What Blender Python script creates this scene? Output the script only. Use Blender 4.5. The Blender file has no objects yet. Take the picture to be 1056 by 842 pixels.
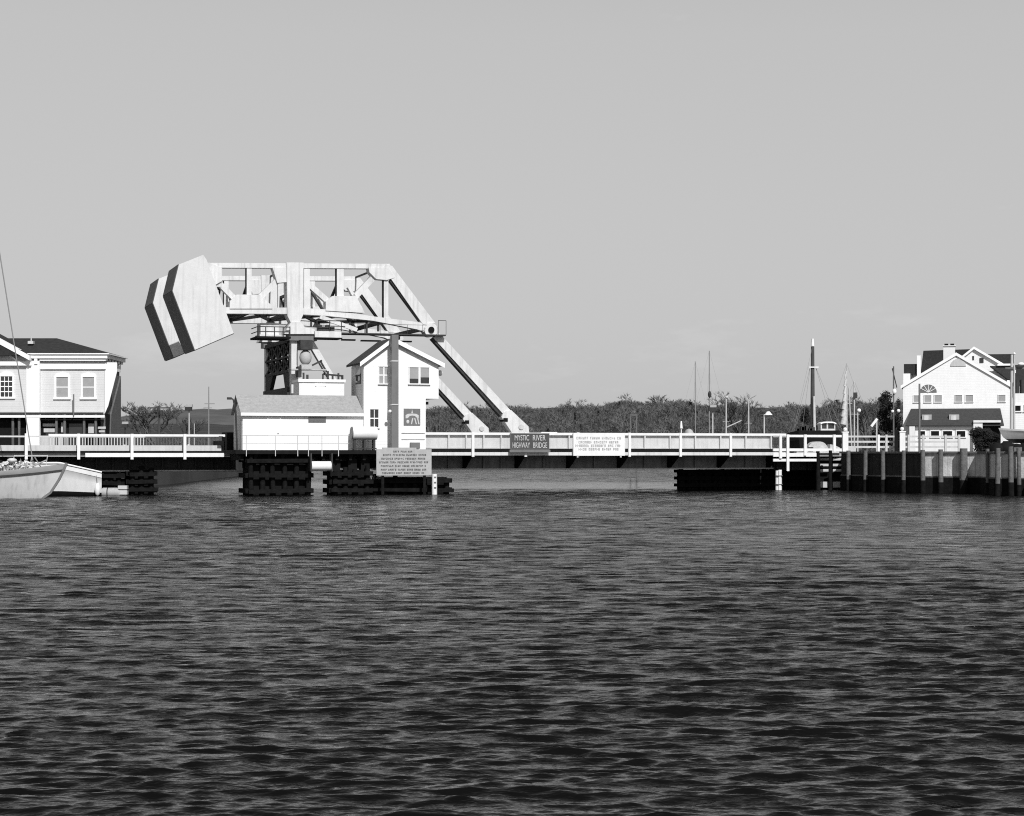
import bpy, math, random
import numpy as np
from mathutils import Vector, Matrix

random.seed(7)
RNG = np.random.default_rng(7)
S = bpy.context.scene
COL = S.collection

# ------------------------------------------------------------------ survey
# The view was measured once: focal length 1900 px on a 1056 px wide frame,
# eye 2.4 m above the water, horizon on row 467.  The bridge axis is turned
# 18 degrees to the view, right end farther away.
F, CX, HY, EYE = 1900.0, 528.0, 467.0, 2.4
TH = math.radians(18.0)
CT, ST = math.cos(TH), math.sin(TH)
Y0 = 113.0
X0 = (487 - CX) / F * Y0

def U(x, v):                       # column -> distance along the bridge at offset v
    k = (x - CX) / F
    return (k * (Y0 + v * CT) - X0 + v * ST) / (CT - k * ST)
def YB(u, v): return Y0 + u * ST + v * CT
def ZB(y, u, v): return EYE + (HY - y) * YB(u, v) / F
def PB(x, y, v):
    u = U(x, v); return (u, ZB(y, u, v))
def PW(x, y, Y): return ((x - CX) * Y / F, EYE + (HY - y) * Y / F)
def BW(u, v, z=0.0): return Vector((X0 + u * CT - v * ST, YB(u, v), z))

# ------------------------------------------------------------------ mesh builder
class MB:
    def __init__(s): s.v = []; s.f = []; s.smooth = []
    def add(s, vs, fs, sm=False):
        n = len(s.v); s.v += [tuple(p) for p in vs]
        for f in fs: s.f.append(tuple(i + n for i in f)); s.smooth.append(sm)
        return s
    def box(s, x0, x1, y0, y1, z0, z1):
        if x0 > x1: x0, x1 = x1, x0
        if y0 > y1: y0, y1 = y1, y0
        if z0 > z1: z0, z1 = z1, z0
        vs = [(x, y, z) for z in (z0, z1) for y in (y0, y1) for x in (x0, x1)]
        return s.add(vs, [(0, 2, 3, 1), (4, 5, 7, 6), (0, 1, 5, 4), (2, 6, 7, 3), (0, 4, 6, 2), (1, 3, 7, 5)])
    def prism(s, pts, y0, y1):     # polygon in x,z pushed along y
        a = sum(pts[i][0] * pts[(i + 1) % len(pts)][1] - pts[(i + 1) % len(pts)][0] * pts[i][1] for i in range(len(pts)))
        if a < 0: pts = pts[::-1]
        n = len(pts)
        vs = [(p[0], y0, p[1]) for p in pts] + [(p[0], y1, p[1]) for p in pts]
        fs = [tuple(range(n)), tuple(range(2 * n - 1, n - 1, -1))]
        fs += [(i, i + n, (i + 1) % n + n, (i + 1) % n) for i in range(n)]
        return s.add(vs, fs)
    def prism_x(s, pts, x0, x1):   # polygon in y,z pushed along x
        m = MB().prism(pts, x0, x1)
        return s.add([(p[1], p[0], p[2]) for p in m.v], [f[::-1] for f in m.f])
    def prism_z(s, pts, z0, z1):   # polygon in x,y pushed along z
        m = MB().prism(pts, z0, z1)
        return s.add([(p[0], p[2], p[1]) for p in m.v], [f[::-1] for f in m.f])
    def tube(s, p0, p1, r0, r1=None, n=8, caps=True, sm=True):
        r1 = r0 if r1 is None else r1
        p0, p1 = Vector(p0), Vector(p1); d = (p1 - p0)
        if d.length < 1e-6: return s
        d.normalize()
        a = d.orthogonal().normalized(); b = d.cross(a)
        vs = []
        for p, r in ((p0, r0), (p1, r1)):
            for i in range(n):
                t = 2 * math.pi * i / n
                vs.append(p + a * (r * math.cos(t)) + b * (r * math.sin(t)))
        s.add(vs, [(i, (i + 1) % n, (i + 1) % n + n, i + n) for i in range(n)], sm)
        if caps: s.add(vs, [tuple(range(n - 1, -1, -1)), tuple(range(n, 2 * n))])
        return s
    def beam(s, p0, p1, w, h):     # rectangular bar, w sideways, h upward
        p0, p1 = Vector(p0), Vector(p1); d = (p1 - p0).normalized()
        up = Vector((0, 0, 1)) if abs(d.z) < 0.95 else Vector((0, 1, 0))
        a = d.cross(up).normalized(); b = a.cross(d).normalized()
        vs = [p + a * (i * w / 2) + b * (j * h / 2) for p in (p0, p1) for i, j in ((-1, -1), (1, -1), (1, 1), (-1, 1))]
        return s.add(vs, [(3, 2, 1, 0), (4, 5, 6, 7), (0, 1, 5, 4), (1, 2, 6, 5), (2, 3, 7, 6), (3, 0, 4, 7)])
    def ball(s, c, rx, ry=None, rz=None, nu=12, nv=8):
        ry = ry or rx; rz = rz or rx
        vs = [(c[0], c[1], c[2] + rz)]
        for j in range(1, nv):
            t = math.pi * j / nv
            for i in range(nu):
                p = 2 * math.pi * i / nu
                vs.append((c[0] + rx * math.sin(t) * math.cos(p), c[1] + ry * math.sin(t) * math.sin(p), c[2] + rz * math.cos(t)))
        vs.append((c[0], c[1], c[2] - rz)); L = len(vs) - 1
        fs = [(0, 1 + i, 1 + (i + 1) % nu) for i in range(nu)]
        for j in range(nv - 2):
            for i in range(nu):
                a = 1 + j * nu + i; b = 1 + j * nu + (i + 1) % nu
                fs.append((a, a + nu, b + nu, b))
        fs += [(L, 1 + (nv - 2) * nu + (i + 1) % nu, 1 + (nv - 2) * nu + i) for i in range(nu)]
        return s.add(vs, fs, True)
    def build(s, name, m, parent=None, off=(0, 0, 0), loc=None, rz=0.0):
        me = bpy.data.meshes.new(name)
        me.from_pydata([(p[0] - off[0], p[1] - off[1], p[2] - off[2]) for p in s.v], [], s.f)
        me.polygons.foreach_set('use_smooth', s.smooth)
        me.materials.append(m); me.update()
        o = bpy.data.objects.new(name, me); COL.objects.link(o)
        if parent is not None: o.parent = parent
        if loc is not None: o.location = loc
        o.rotation_euler = (0, 0, rz)
        return o

def tag(o, label=None, cat=None, group=None, kind=None):
    if label: o['label'] = label
    if cat: o['category'] = cat
    if group: o['group'] = group
    if kind: o['kind'] = kind
    return o

class Thing:
    """an Empty at the thing's base; meshes are drawn in bridge or world coordinates and hung under it"""
    def __init__(s, name, label, cat, at, bridge=False, group=None):
        s.off = at
        s.o = bpy.data.objects.new(name, None); COL.objects.link(s.o)
        s.o.empty_display_size = 0.3
        s.o.location = BW(*at) if bridge else at
        s.o.rotation_euler = (0, 0, TH if bridge else 0)
        tag(s.o, label, cat, group)
    def part(s, name, mb, m, parent=None, label=None):
        o = mb.build(name, m, parent or s.o, s.off)
        if label: o['label'] = label
        return o

def lone(name, mb, m, label, cat, at, bridge=False, group=None, kind=None):
    o = mb.build(name, m, None, at, BW(*at) if bridge else at, TH if bridge else 0)
    return tag(o, label, cat, group, kind)

def copy_tree(o, parent=None):
    c = o.copy(); COL.objects.link(c)
    if parent is not None:
        c.parent = parent
    for ch in list(o.children): copy_tree(ch, c)
    return c

# ------------------------------------------------------------------ materials
def mat(name, base, rough=0.6, var=0.12, scale=2.0, bump=0.0, bscale=20.0, streak=0.0, lines=None, spec=0.5, metal=0.0):
    m = bpy.data.materials.new(name); m.use_nodes = True
    nt = m.node_tree; N = nt.nodes; L = nt.links
    b = N['Principled BSDF']
    b.inputs['Roughness'].default_value = rough
    b.inputs['Metallic'].default_value = metal
    b.inputs['Specular IOR Level'].default_value = spec
    tc = N.new('ShaderNodeTexCoord')
    n1 = N.new('ShaderNodeTexNoise'); n1.inputs['Scale'].default_value = scale
    n1.inputs['Detail'].default_value = 6; n1.inputs['Roughness'].default_value = 0.65
    L.new(tc.outputs['Object'], n1.inputs['Vector'])
    mr = N.new('ShaderNodeMapRange')
    mr.inputs['From Min'].default_value = 0.25; mr.inputs['From Max'].default_value = 0.75
    mr.inputs['To Min'].default_value = base * (1 - var); mr.inputs['To Max'].default_value = min(base * (1 + var), 0.92)
    L.new(n1.outputs['Fac'], mr.inputs['Value'])
    val = mr.outputs['Result']
    if streak > 0:                 # rain streaks: dirt runs stretched down the face
        mp = N.new('ShaderNodeMapping'); mp.inputs['Scale'].default_value = (5.0, 5.0, 0.35)
        L.new(tc.outputs['Object'], mp.inputs['Vector'])
        n2 = N.new('ShaderNodeTexNoise'); n2.inputs['Scale'].default_value = 1.0; n2.inputs['Detail'].default_value = 5
        L.new(mp.outputs['Vector'], n2.inputs['Vector'])
        m2 = N.new('ShaderNodeMapRange')
        m2.inputs['From Min'].default_value = 0.5; m2.inputs['From Max'].default_value = 0.75
        m2.inputs['To Min'].default_value = 1.0; m2.inputs['To Max'].default_value = 1 - streak
        L.new(n2.outputs['Fac'], m2.inputs['Value'])
        mu = N.new('ShaderNodeMath'); mu.operation = 'MULTIPLY'
        L.new(val, mu.inputs[0]); L.new(m2.outputs['Result'], mu.inputs[1]); val = mu.outputs[0]
    height = None
    if lines:                      # board or shingle courses: (axis, pitch, depth)
        ax, pitch, depth = lines
        sx = N.new('ShaderNodeSeparateXYZ'); L.new(tc.outputs['Object'], sx.inputs['Vector'])
        dv = N.new('ShaderNodeMath'); dv.operation = 'DIVIDE'; dv.inputs[1].default_value = pitch
        L.new(sx.outputs[ax], dv.inputs[0])
        fr = N.new('ShaderNodeMath'); fr.operation = 'FRACT'; L.new(dv.outputs[0], fr.inputs[0])
        m3 = N.new('ShaderNodeMapRange'); m3.inputs['From Min'].default_value = 0.0; m3.inputs['From Max'].default_value = 0.14
        m3.inputs['To Min'].default_value = 1 - depth; m3.inputs['To Max'].default_value = 1.0
        L.new(fr.outputs[0], m3.inputs['Value'])
        mu = N.new('ShaderNodeMath'); mu.operation = 'MULTIPLY'
        L.new(val, mu.inputs[0]); L.new(m3.outputs['Result'], mu.inputs[1]); val = mu.outputs[0]
    cc = N.new('ShaderNodeCombineColor')
    for i in range(3): L.new(val, cc.inputs[i])
    L.new(cc.outputs[0], b.inputs['Base Color'])
    if bump > 0:
        n3 = N.new('ShaderNodeTexNoise'); n3.inputs['Scale'].default_value = bscale; n3.inputs['Detail'].default_value = 4
        L.new(tc.outputs['Object'], n3.inputs['Vector'])
        bp = N.new('ShaderNodeBump'); bp.inputs['Strength'].default_value = bump; bp.inputs['Distance'].default_value = 0.05
        L.new(n3.outputs['Fac'], bp.inputs['Height']); L.new(bp.outputs['Normal'], b.inputs['Normal'])
    return m

M = dict(
    steel=mat('white_painted_steel', 0.60, 0.5, 0.13, 1.3, 0.08, 8, 0.3),
    steel_panel=mat('pale_grey_painted_steel', 0.50, 0.5, 0.10, 1.6, 0.05, 8, 0.2),
    cw=mat('painted_counterweight', 0.57, 0.6, 0.10, 0.9, 0.10, 6, 0.16),
    cwshade=mat('shaded_cw_end', 0.075, 0.9, 0.2, 1.2, 0.2, 10, 0.2),
    white=mat('white_paint', 0.72, 0.55, 0.05, 2.0, 0.04, 12, 0.08),
    clap=mat('white_clapboard', 0.80, 0.55, 0.05, 1.5, 0.04, 12, 0.06, ('Z', 0.16, 0.26)),
    clapgrey=mat('pale_grey_clapboard_and_shade', 0.60, 0.6, 0.06, 1.5, 0.04, 12, 0.06, ('Z', 0.16, 0.3)),
    clapmid=mat('shaded_grey_shingle', 0.10, 0.8, 0.2, 2.5, 0.2, 12, 0.0, ('Z', 0.2, 0.3)),
    trim=mat('white_trim', 0.84, 0.5, 0.03, 2.0),
    roofgrey=mat('grey_asphalt_shingle', 0.30, 0.85, 0.2, 5.0, 0.4, 14, 0.1, ('Z', 0.09, 0.25)),
    roofdark=mat('black_asphalt_shingle', 0.028, 0.9, 0.35, 4.0, 0.4, 14, 0.0, ('Z', 0.12, 0.3), spec=0.2),
    roofmid=mat('dark_grey_shingle', 0.045, 0.9, 0.25, 4.0, 0.4, 14, 0.0, ('Z', 0.15, 0.3), spec=0.2),
    glass=mat('window_glass', 0.035, 0.06, 0.4, 1.5, 0.02, 3),
    shade=mat('drawn_blind', 0.30, 0.7, 0.1, 3.0),
    greypaint=mat('grey_painted_steel', 0.14, 0.5, 0.12, 2.0, 0.05, 8, 0.15),
    dark=mat('dark_steel_and_shade', 0.035, 0.7, 0.4, 3.0, 0.1, 10, spec=0.3),
    black=mat('black_steel_and_shade', 0.008, 0.8, 0.4, 3.0, 0.1, 10, spec=0.12),
    timber=mat('creosoted_timber', 0.009, 0.95, 0.6, 3.5, 0.5, 9, 0.3, spec=0.1),
    pile=mat('weathered_pile', 0.125, 0.85, 0.35, 4.0, 0.5, 9, 0.4, spec=0.2),
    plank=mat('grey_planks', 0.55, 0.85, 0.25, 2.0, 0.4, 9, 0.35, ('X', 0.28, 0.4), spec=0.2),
    darkplank=mat('shaded_planks', 0.03, 0.85, 0.4, 2.0, 0.4, 9, 0.35, ('X', 0.28, 0.4), spec=0.2),
    boardsign=mat('grey_sign_board', 0.36, 0.7, 0.14, 3.0, 0.05, 9, 0.1),
    darksign=mat('dark_sign_board', 0.05, 0.6, 0.1, 3.0),
    ink=mat('black_lettering', 0.06, 0.7, 0.1, 3.0),
    greyink=mat('faded_grey_lettering', 0.30, 0.7, 0.1, 3.0),
    palepaint=mat('pale_lettering', 0.50, 0.6, 0.15, 6.0),
    concrete=mat('deck_concrete', 0.30, 0.9, 0.15, 1.0, 0.2, 9, 0.2),
    hull=mat('white_hull', 0.66, 0.35, 0.05, 1.2, 0.0, 9, 0.10),
    hullgrey=mat('grey_hull_band', 0.30, 0.5, 0.12, 1.2),
    dimhull=mat('darkened_hull', 0.56, 0.45, 0.12, 1.0, 0.0, 9, 0.25),
    canvas=mat('pale_canvas', 0.5, 0.9, 0.3, 5.0, 0.4, 6),
    web=mat('shaded_lower_web', 0.20, 0.8, 0.35, 2.2, 0.1, 8, 0.3, spec=0.2),
    rope=mat('grey_rigging', 0.20, 0.6, 0.1, 3.0),
    spar=mat('pale_spar', 0.45, 0.5, 0.15, 2.0),
    darkspar=mat('dark_varnished_spar', 0.05, 0.45, 0.2, 2.0),
    woods=mat('woodland_branches', 0.115, 0.95, 0.5, 0.07, spec=0.1),
    bark=mat('bare_branches', 0.085, 0.95, 0.35, 0.6, spec=0.1),
    needle=mat('evergreen_needles', 0.025, 0.9, 0.5, 1.2, spec=0.1),
    weed=mat('dry_weeds', 0.22, 0.95, 0.4, 6.0, spec=0.1),
    land=mat('winter_ground', 0.07, 0.95, 0.4, 0.08, 0.4, 0.5, spec=0.1),
    farhill=mat('distant_hillside', 0.085, 0.95, 0.3, 0.03, 0.6, 0.3, spec=0.1),
    hill=mat('leafless_hillside', 0.042, 0.95, 0.45, 0.06, 0.9, 0.4, spec=0.1),
    asphalt=mat('asphalt', 0.06, 0.9, 0.2, 1.0, 0.2, 12),
    lampglass=mat('milky_lamp_shade', 0.75, 0.4, 0.05, 2.0),
)

# ------------------------------------------------------------------ small helpers
def poly(pts, v): return [PB(x, y, v) for x, y in pts]
def bar(p, q, w, v):               # straight member of width w px between two measured points, in the truss plane
    d = math.hypot(q[0] - p[0], q[1] - p[1]); nx, ny = -(q[1] - p[1]) / d * w / 2, (q[0] - p[0]) / d * w / 2
    return poly([(p[0] + nx, p[1] + ny), (q[0] + nx, q[1] + ny), (q[0] - nx, q[1] - ny), (p[0] - nx, p[1] - ny)], v)

def text_mesh(body, size_w, size_h, m, name='lettering', extr=0.01):
    cu = bpy.data.curves.new(name, 'FONT'); cu.body = body; cu.align_x = 'CENTER'; cu.align_y = 'CENTER'
    cu.size = 1.0; cu.extrude = 0.0
    t = bpy.data.objects.new(name, cu); COL.objects.link(t)
    dg = bpy.context.evaluated_depsgraph_get()
    me = bpy.data.meshes.new_from_object(t.evaluated_get(dg))
    bpy.data.objects.remove(t); bpy.data.curves.remove(cu)
    xs = [v.co.x for v in me.vertices]; ys = [v.co.y for v in me.vertices]
    cx, cy = (min(xs) + max(xs)) / 2, (min(ys) + max(ys)) / 2
    sx, sy = size_w / (max(xs) - min(xs)), size_h / (max(ys) - min(ys))
    for v in me.vertices:
        v.co = Vector(((v.co.x - cx) * sx, 0, (v.co.y - cy) * sy))
    me.materials.clear(); me.materials.append(m); me.name = name
    return me

def window(t, x0, x1, z0, z1, y, frame=0.07, pane=None, mull=(1, 1), arch=False, parent=None):
    """window in a wall facing -y: frame standing proud, pane set back, bars"""
    f = MB(); fr = frame
    f.box(x0 - fr, x0, y - .07, y + .02, z0, z1).box(x1, x1 + fr, y - .07, y + .02, z0, z1)
    f.box(x0 - fr * 1.4, x1 + fr * 1.4, y - .11, y + .02, z0 - fr, z0)
    if arch:
        n = 8; c = (x0 + x1) / 2; w = (x1 - x0) / 2 + fr
        up = [(c + w * math.cos(math.pi * i / n), z1 + w * .55 * math.sin(math.pi * i / n)) for i in range(n + 1)]
        f.prism(up, y - .08, y + .02)
    else: f.box(x0 - fr, x1 + fr, y - .08, y + .02, z1, z1 + fr)
    nx, nz = mull
    for i in range(1, nx):
        xm = x0 + (x1 - x0) * i / nx; f.box(xm - .018, xm + .018, y - .05, y + .01, z0 + .002, z1 - .002)
    for i in range(1, nz):
        zm = z0 + (z1 - z0) * i / nz; f.box(x0 + .002, x1 - .002, y - .047, y + .01, zm - .03, zm + .03)
    w = t.part('window', f, M['trim'], parent)
    t.part('pane', MB().box(x0 - .002, x1 + .002, y - .03, y + .012, z0 - .002, z1 + .002), pane or M['glass'], w)
    return w

def cut_wall(mb, x0, x1, z0, z1, y0, y1): mb.box(x0, x1, y0, y1, z0, z1)

# ------------------------------------------------------------------ bascule bridge
W = 8.3                            # spacing of the two trusses
bb = Thing('bascule_bridge', 'big white steel bascule bridge with overhead balance beam and counterweights above the river', 'bridge', (U(300, 0), 0, 0), True)
P = bb.part

def balance_beam(dv):
    def sh(m):
        m.v = [(a, b + dv, c) for a, b, c in m.v]; return m
    m = MB()
    m.prism(poly([(208, 271.2), (402, 272.3), (402, 277.2), (208, 276.2)], -.3), -.30, .30)
    m.prism(poly([(228, 317), (303, 317.5), (303, 324), (228, 323.5)], -.3), -.30, .30)
    m.prism(poly([(305, 317.5), (340, 319.5), (385, 326.5), (432, 332.5), (448, 335.5), (452, 341), (446, 345.5), (430, 339.8), (385, 331), (335, 325.8), (305, 324)], -.3), -.30, .30)
    g = -.36
    m.prism(poly([(237, 311), (244, 304), (268, 304), (281, 316), (281, 318.5), (237, 318.5)], g), -.36, .36)
    m.prism(poly([(336, 311), (343, 305.5), (367, 305.5), (374, 318), (376, 323), (336, 320.5)], g), -.36, .36)
    m.prism(poly([(380, 276), (401, 276), (407, 286.5), (399, 289), (388, 288), (381, 281)], g), -.36, .36)
    m.prism(poly([(281, 276), (297, 276), (297, 291), (286, 292)], g), -.36, .36)
    m.prism(poly([(213, 270.5), (229, 276), (229, 290), (222, 294), (213, 290)], g), -.36, .36)
    b = P('balance_beam', sh(m), M['steel'])
    for q in (poly([(254.5, 275.8), (259.5, 275.8), (259.5, 306), (254.5, 306)], -.26), poly([(347.5, 276.3), (354.5, 276.3), (354.5, 307), (347.5, 307)], -.26),
              poly([(313.5, 276.3), (319.5, 276.3), (319.5, 318.5), (313.5, 318.5)], -.26), poly([(396, 286), (400.5, 286), (400.5, 330), (396, 330)], -.26),
              poly([(221.5, 276), (228.3, 276), (228.3, 296), (221.5, 296)], -.26)):
        P('post', sh(MB().prism(q, -.26, .26)), M['steel'], b)
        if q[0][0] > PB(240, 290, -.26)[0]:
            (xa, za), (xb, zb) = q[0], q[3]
            P('side_shade_plate', sh(MB().box(xa - .02, xa - .001, -.2, .2, zb + .1, za - .02)), M['dark'], b)  # dark plate paints the shaded left side of the post
    for p, q, w in (((223, 289), (244, 310), 5.5), ((289, 287), (264, 311), 6), ((316, 291), (341, 313), 5.5), ((388, 283.5), (362, 311), 6), ((372, 318), (360, 296), 3)):
        P('diagonal', sh(MB().prism(bar(p, q, w, -.22), -.22, .22)), M['steel'], b)
    P('end_post', sh(MB().prism(poly([(398, 272.4), (404.5, 274.5), (449, 333.5), (436, 334.5), (403.5, 288), (394, 277)], -.33), -.33, .33)), M['steel'], b)
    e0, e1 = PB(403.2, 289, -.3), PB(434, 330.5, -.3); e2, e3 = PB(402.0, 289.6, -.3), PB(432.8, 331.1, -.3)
    P('side_shade_plate', sh(MB().prism([e0, e1, e3, e2], -.22, .22)), M['dark'], b)  # dark strip paints the shade under the end post
    mp = MB().prism(poly([(295.5, 270.8), (313, 271), (313, 324), (309, 333), (300, 333), (296.5, 326)], -.45), -.45, .45)
    P('main_post', sh(mp), M['steel'], b)
    cv, cz = PB(445, 340.3, -.5)
    P('pivot_boss', sh(MB().tube((cv, -.42, cz), (cv, .42, cz), .42, n=20)), M['steel'], b)
    P('pivot_pin', sh(MB().tube((cv, -.50, cz), (cv, .50, cz), .19, n=16)), M['black'], b)
    return b
beam_near = balance_beam(0.0); beam_far = balance_beam(W)

def counterweight(dv):
    pts = [(209.5, 263), (184.5, 273), (178, 300), (201, 361), (241, 343.8), (213, 268)]
    q = poly(pts, -.95); v0, v1 = -.95 + dv, 3.15 + dv
    n = len(q)
    m = MB(); m.prism(q, v0, v1)
    c = P('counterweight', m, M['cw'])
    ends = MB()                    # outer end and underside coloured dark for their shade, slightly proud
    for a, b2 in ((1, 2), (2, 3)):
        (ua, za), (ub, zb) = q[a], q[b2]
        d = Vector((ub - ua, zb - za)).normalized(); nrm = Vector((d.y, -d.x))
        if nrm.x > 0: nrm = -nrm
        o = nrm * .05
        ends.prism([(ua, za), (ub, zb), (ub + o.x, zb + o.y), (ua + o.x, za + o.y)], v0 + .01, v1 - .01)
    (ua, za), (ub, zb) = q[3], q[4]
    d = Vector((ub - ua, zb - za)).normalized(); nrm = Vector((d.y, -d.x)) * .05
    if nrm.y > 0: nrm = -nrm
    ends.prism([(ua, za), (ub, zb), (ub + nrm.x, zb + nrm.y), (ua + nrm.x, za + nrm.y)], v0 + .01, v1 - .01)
    P('end_shade', ends, M['cwshade'], c)
    return c
counterweight(0.0); counterweight(W + .8)

def zrow(x, y, v=0.0): return PB(x, y, v)[1]

# cross bracing between the trusses
cb = MB()
for (x, y) in ((225, 274), (304, 273), (398, 274), (232, 320), (260, 320.5), (304, 321), (356, 322), (398, 331), (441, 338)):
    u, z = PB(x, y, 0); cb.beam((u, .2, z), (u, W - .2, z), .2 if y > 300 else .1, .24 if y > 300 else .1)
for (xa, ya, xb, yb) in ((232, 321, 260, 321), (260, 321, 304, 321), (304, 321, 356, 323), (356, 323, 398, 331)):
    (ua, za), (ub, zb) = PB(xa, ya, 0), PB(xb, yb, 0)
    cb.beam((ua, .2, za), (ub, W - .2, zb), .16, .18); cb.beam((ua, W - .2, za), (ub, .2, zb), .16, .18)
P('cross_bracing', cb, M['dark'])  # bracing coloured dark to paint its shadow between the trusses
sway = MB()                        # sway frames under the deck of the beam, between posts
for x in (257, 350):
    (u, zt), zb = PB(x, 290, 0), zrow(x, 318)
    sway.beam((u, .25, zt), (u, W / 2, zb), .14, .14); sway.beam((u, W - .25, zt), (u, W / 2, zb), .14, .14)
for x in (228, 316):
    (u, zt), zb = PB(x, 296, 0), zrow(x, 318)
    for k in range(5):
        a = .3 + k * (W - .6) / 5; b_ = .3 + (k + 1) * (W - .6) / 5
        sway.beam((u, a, zt), (u, b_, zb), .1, .1); sway.beam((u, a, zb), (u, b_, zt), .1, .1)
    sway.beam((u, .2, zt), (u, W - .2, zt), .16, .16)
P('sway_bracing', sway, M['dark'])  # dark colour again stands for the shade inside the beam

# tower: portal seen obliquely, its shade painted in dark steel, near leg white
tu = U(303.5, 0)
ztop, zb0 = zrow(303, 348), zrow(303, 412)
zdeck = ZB(466, U(480, -1.8), -1.8)
portal = MB()
ul = U(301, 0)
portal.box(ul - .2, ul + .2, .3, W - .3, zrow(300, 353), zrow(300, 349))
portal.box(ul - .16, ul + .16, .3, W - .3, zrow(300, 384), zrow(300, 381))
portal.box(ul - .16, ul + .16, .3, W - .3, zrow(300, 368.5), zrow(300, 366.5))
for (ya, yb) in ((351, 367.5), (367.5, 382.5)):
    za, zb_ = zrow(300, ya), zrow(300, yb)
    n = 4
    for k in range(n):
        a = .3 + k * (W - .6) / n; b_ = .3 + (k + 1) * (W - .6) / n
        portal.beam((ul, a, za), (ul, b_, zb_), .16, .16); portal.beam((ul, a, zb_), (ul, b_, za), .16, .16)
        portal.beam((ul, a, za), (ul, a, zb_), .16, .16)
zk, zl = zrow(300, 382), zrow(300, 401)
for (va, vb, vc) in ((.3, 1.5, 2.2), (W - .3, W - 1.6, W - 3.0)):
    portal.prism_x([(va, zk), (vc, zk), (vb, zl), (va, zl)], ul - .12, ul + .12)
portal.box(ul - .25, ul + .25, .2, W - .2, zrow(300, 414), zrow(300, 399.5))
tw = P('tower', portal, M['dark'])
for dv in (0, W):
    P('leg', MB().box(U(300.5, -.3), U(307, -.3), dv - .3, dv + .3, zdeck, zrow(303, 350)), M['steel'], tw)
    m = MB().prism(bar((319, 350), (346, 396), 6, -.25), dv - .25, dv + .25)
    P('inclined_leg', m, M['steel'], tw)
    P('cap_girder', MB().box(U(298, -.5), U(327, -.5), dv - .5, dv + .5, zrow(312, 352), zrow(312, 344.8)), M['greypaint'], tw)
    c, z = PB(304.5, 338, -.5)
    brg = MB().prism(poly([(293, 344.8), (296, 338), (300, 332.5), (310, 332.5), (314, 338), (324, 339.5), (324, 344.8)], -.5), dv - .62, dv + .62)
    P('trunnion_bearing', brg, M['steel'], tw)
hs = MB(); u, z = PB(315, 369, -.9); hs.ball((u, -.9, z), .37, .37, .46); hs.box(u - .3, u + .3, -1.2, -.6, z - .75, z - .42)
hs.beam((u - .9, -.9, z - .72), (u + 1.2, -.9, z - .72), .6, .08)
P('motor_housing', hs, M['boardsign'], tw)
P('gear_housing', MB().box(U(308.5, -.9), U(321, -.9), -1.3, -.3, zrow(315, 362), zrow(315, 352.2)), M['dark'], tw)
P('gear_housing', MB().box(U(306.5, -.9), U(310, -.9), -1.2, -.5, zrow(308, 390), zrow(308, 379)), M['dark'], tw)
for x, ya, yb in ((313, 392, 386), (317, 392, 388), (333, 392, 387), (338, 392, 384), (343, 392, 388), (349, 392, 386), (353, 392, 389)):
    u = U(x, -1.6); P('vent_pipe', MB().tube((u, -1.6, zrow(330, ya) - .1), (u, -1.6, zrow(330, yb)), .05 + .01 * (x % 3), n=8), M['dark'], tw)
for (xa, ya, xb, yb) in ((322, 377, 332, 372), (330, 372, 337, 384), (333, 386, 354, 388)):
    (ua_, za_), (ub_, zb2) = PB(xa, ya, -.8), PB(xb, yb, -.8); P('brace', MB().beam((ua_, -.8, za_), (ub_, -.8, zb2), .1, .1), M['dark'], tw)

# operating machinery platform and catwalk under the beam
plat = MB()
plat.box(U(265, -.9), U(300, -.9), -.9, 1.4, zrow(280, 350), zrow(280, 348))
platform = P('machinery_platform', plat, M['black'])
box1 = MB().box(U(270, 0) , U(289, 0), .4, 1.6, zrow(280, 347), zrow(280, 333)); box1.box(U(268.5, 0), U(291, 0), .2, 1.8, zrow(280, 347.8), zrow(280, 345))
P('gear_case', box1, M['steel'], platform)
gr = MB()
for x in (266, 274, 283, 292, 299):
    u = U(x, -.85); gr.tube((u, -.85, zrow(x, 349)), (u, -.85, zrow(x, 338)), .03, n=6)
for y in (338, 343): gr.tube((U(266, -.85), -.85, zrow(270, y)), (U(299, -.85), -.85, zrow(270, y)), .028, n=6)
u = U(266, -.85)
for y in (338, 343): gr.tube((u, -.85, zrow(270, y)), (u, 1.3, zrow(270, y)), .028, n=6)
P('guardrail', gr, M['dark'], platform)
pr = MB().box(U(325, -.9), U(352, -.9), -.9, .5, zrow(338, 349.2), zrow(338, 343))
pr2 = P('machinery_platform', pr, M['steel'])
P('platform_soffit', MB().box(U(325, -.9), U(353, -.9), -.93, .5, zrow(338, 350.4), zrow(338, 349.3)), M['black'], pr2)
gr = MB()
for x in (327, 340, 352):
    u = U(x, -.85); gr.tube((u, -.85, zrow(x, 343)), (u, -.85, zrow(x, 332)), .03, n=6)
for y in (332, 337.5): gr.tube((U(327, -.85), -.85, zrow(340, y)), (U(356, -.85), -.85, zrow(340, y)), .026, n=6)
for k, x in enumerate((330, 334, 338, 343)):
    u = U(x, -.6); gr.box(u - .12, u + .1, -.7, -.4, zrow(x, 342), zrow(x, 336 + (k % 2) * 2))
P('guardrail', gr, M['dark'], pr2)
cat = MB()
za, zb_ = zrow(352, 345.2), zrow(352, 343.9)
cat.box(U(350, -.7), U(460, -.7), -.7, .45, za, zb_)
catw = P('catwalk', cat, M['dark'])
gr = MB()
for x in (360, 376, 392, 420, 436, 452, 460):
    u = U(x, -.65); gr.tube((u, -.65, zb_), (u, -.65, zb_ + .55 if x < 440 else zb_ + .85), .016, n=5)
gr.tube((U(352, -.65), -.65, zb_ + .55), (U(440, -.65), -.65, zb_ + .55), .013, n=5)
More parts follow.
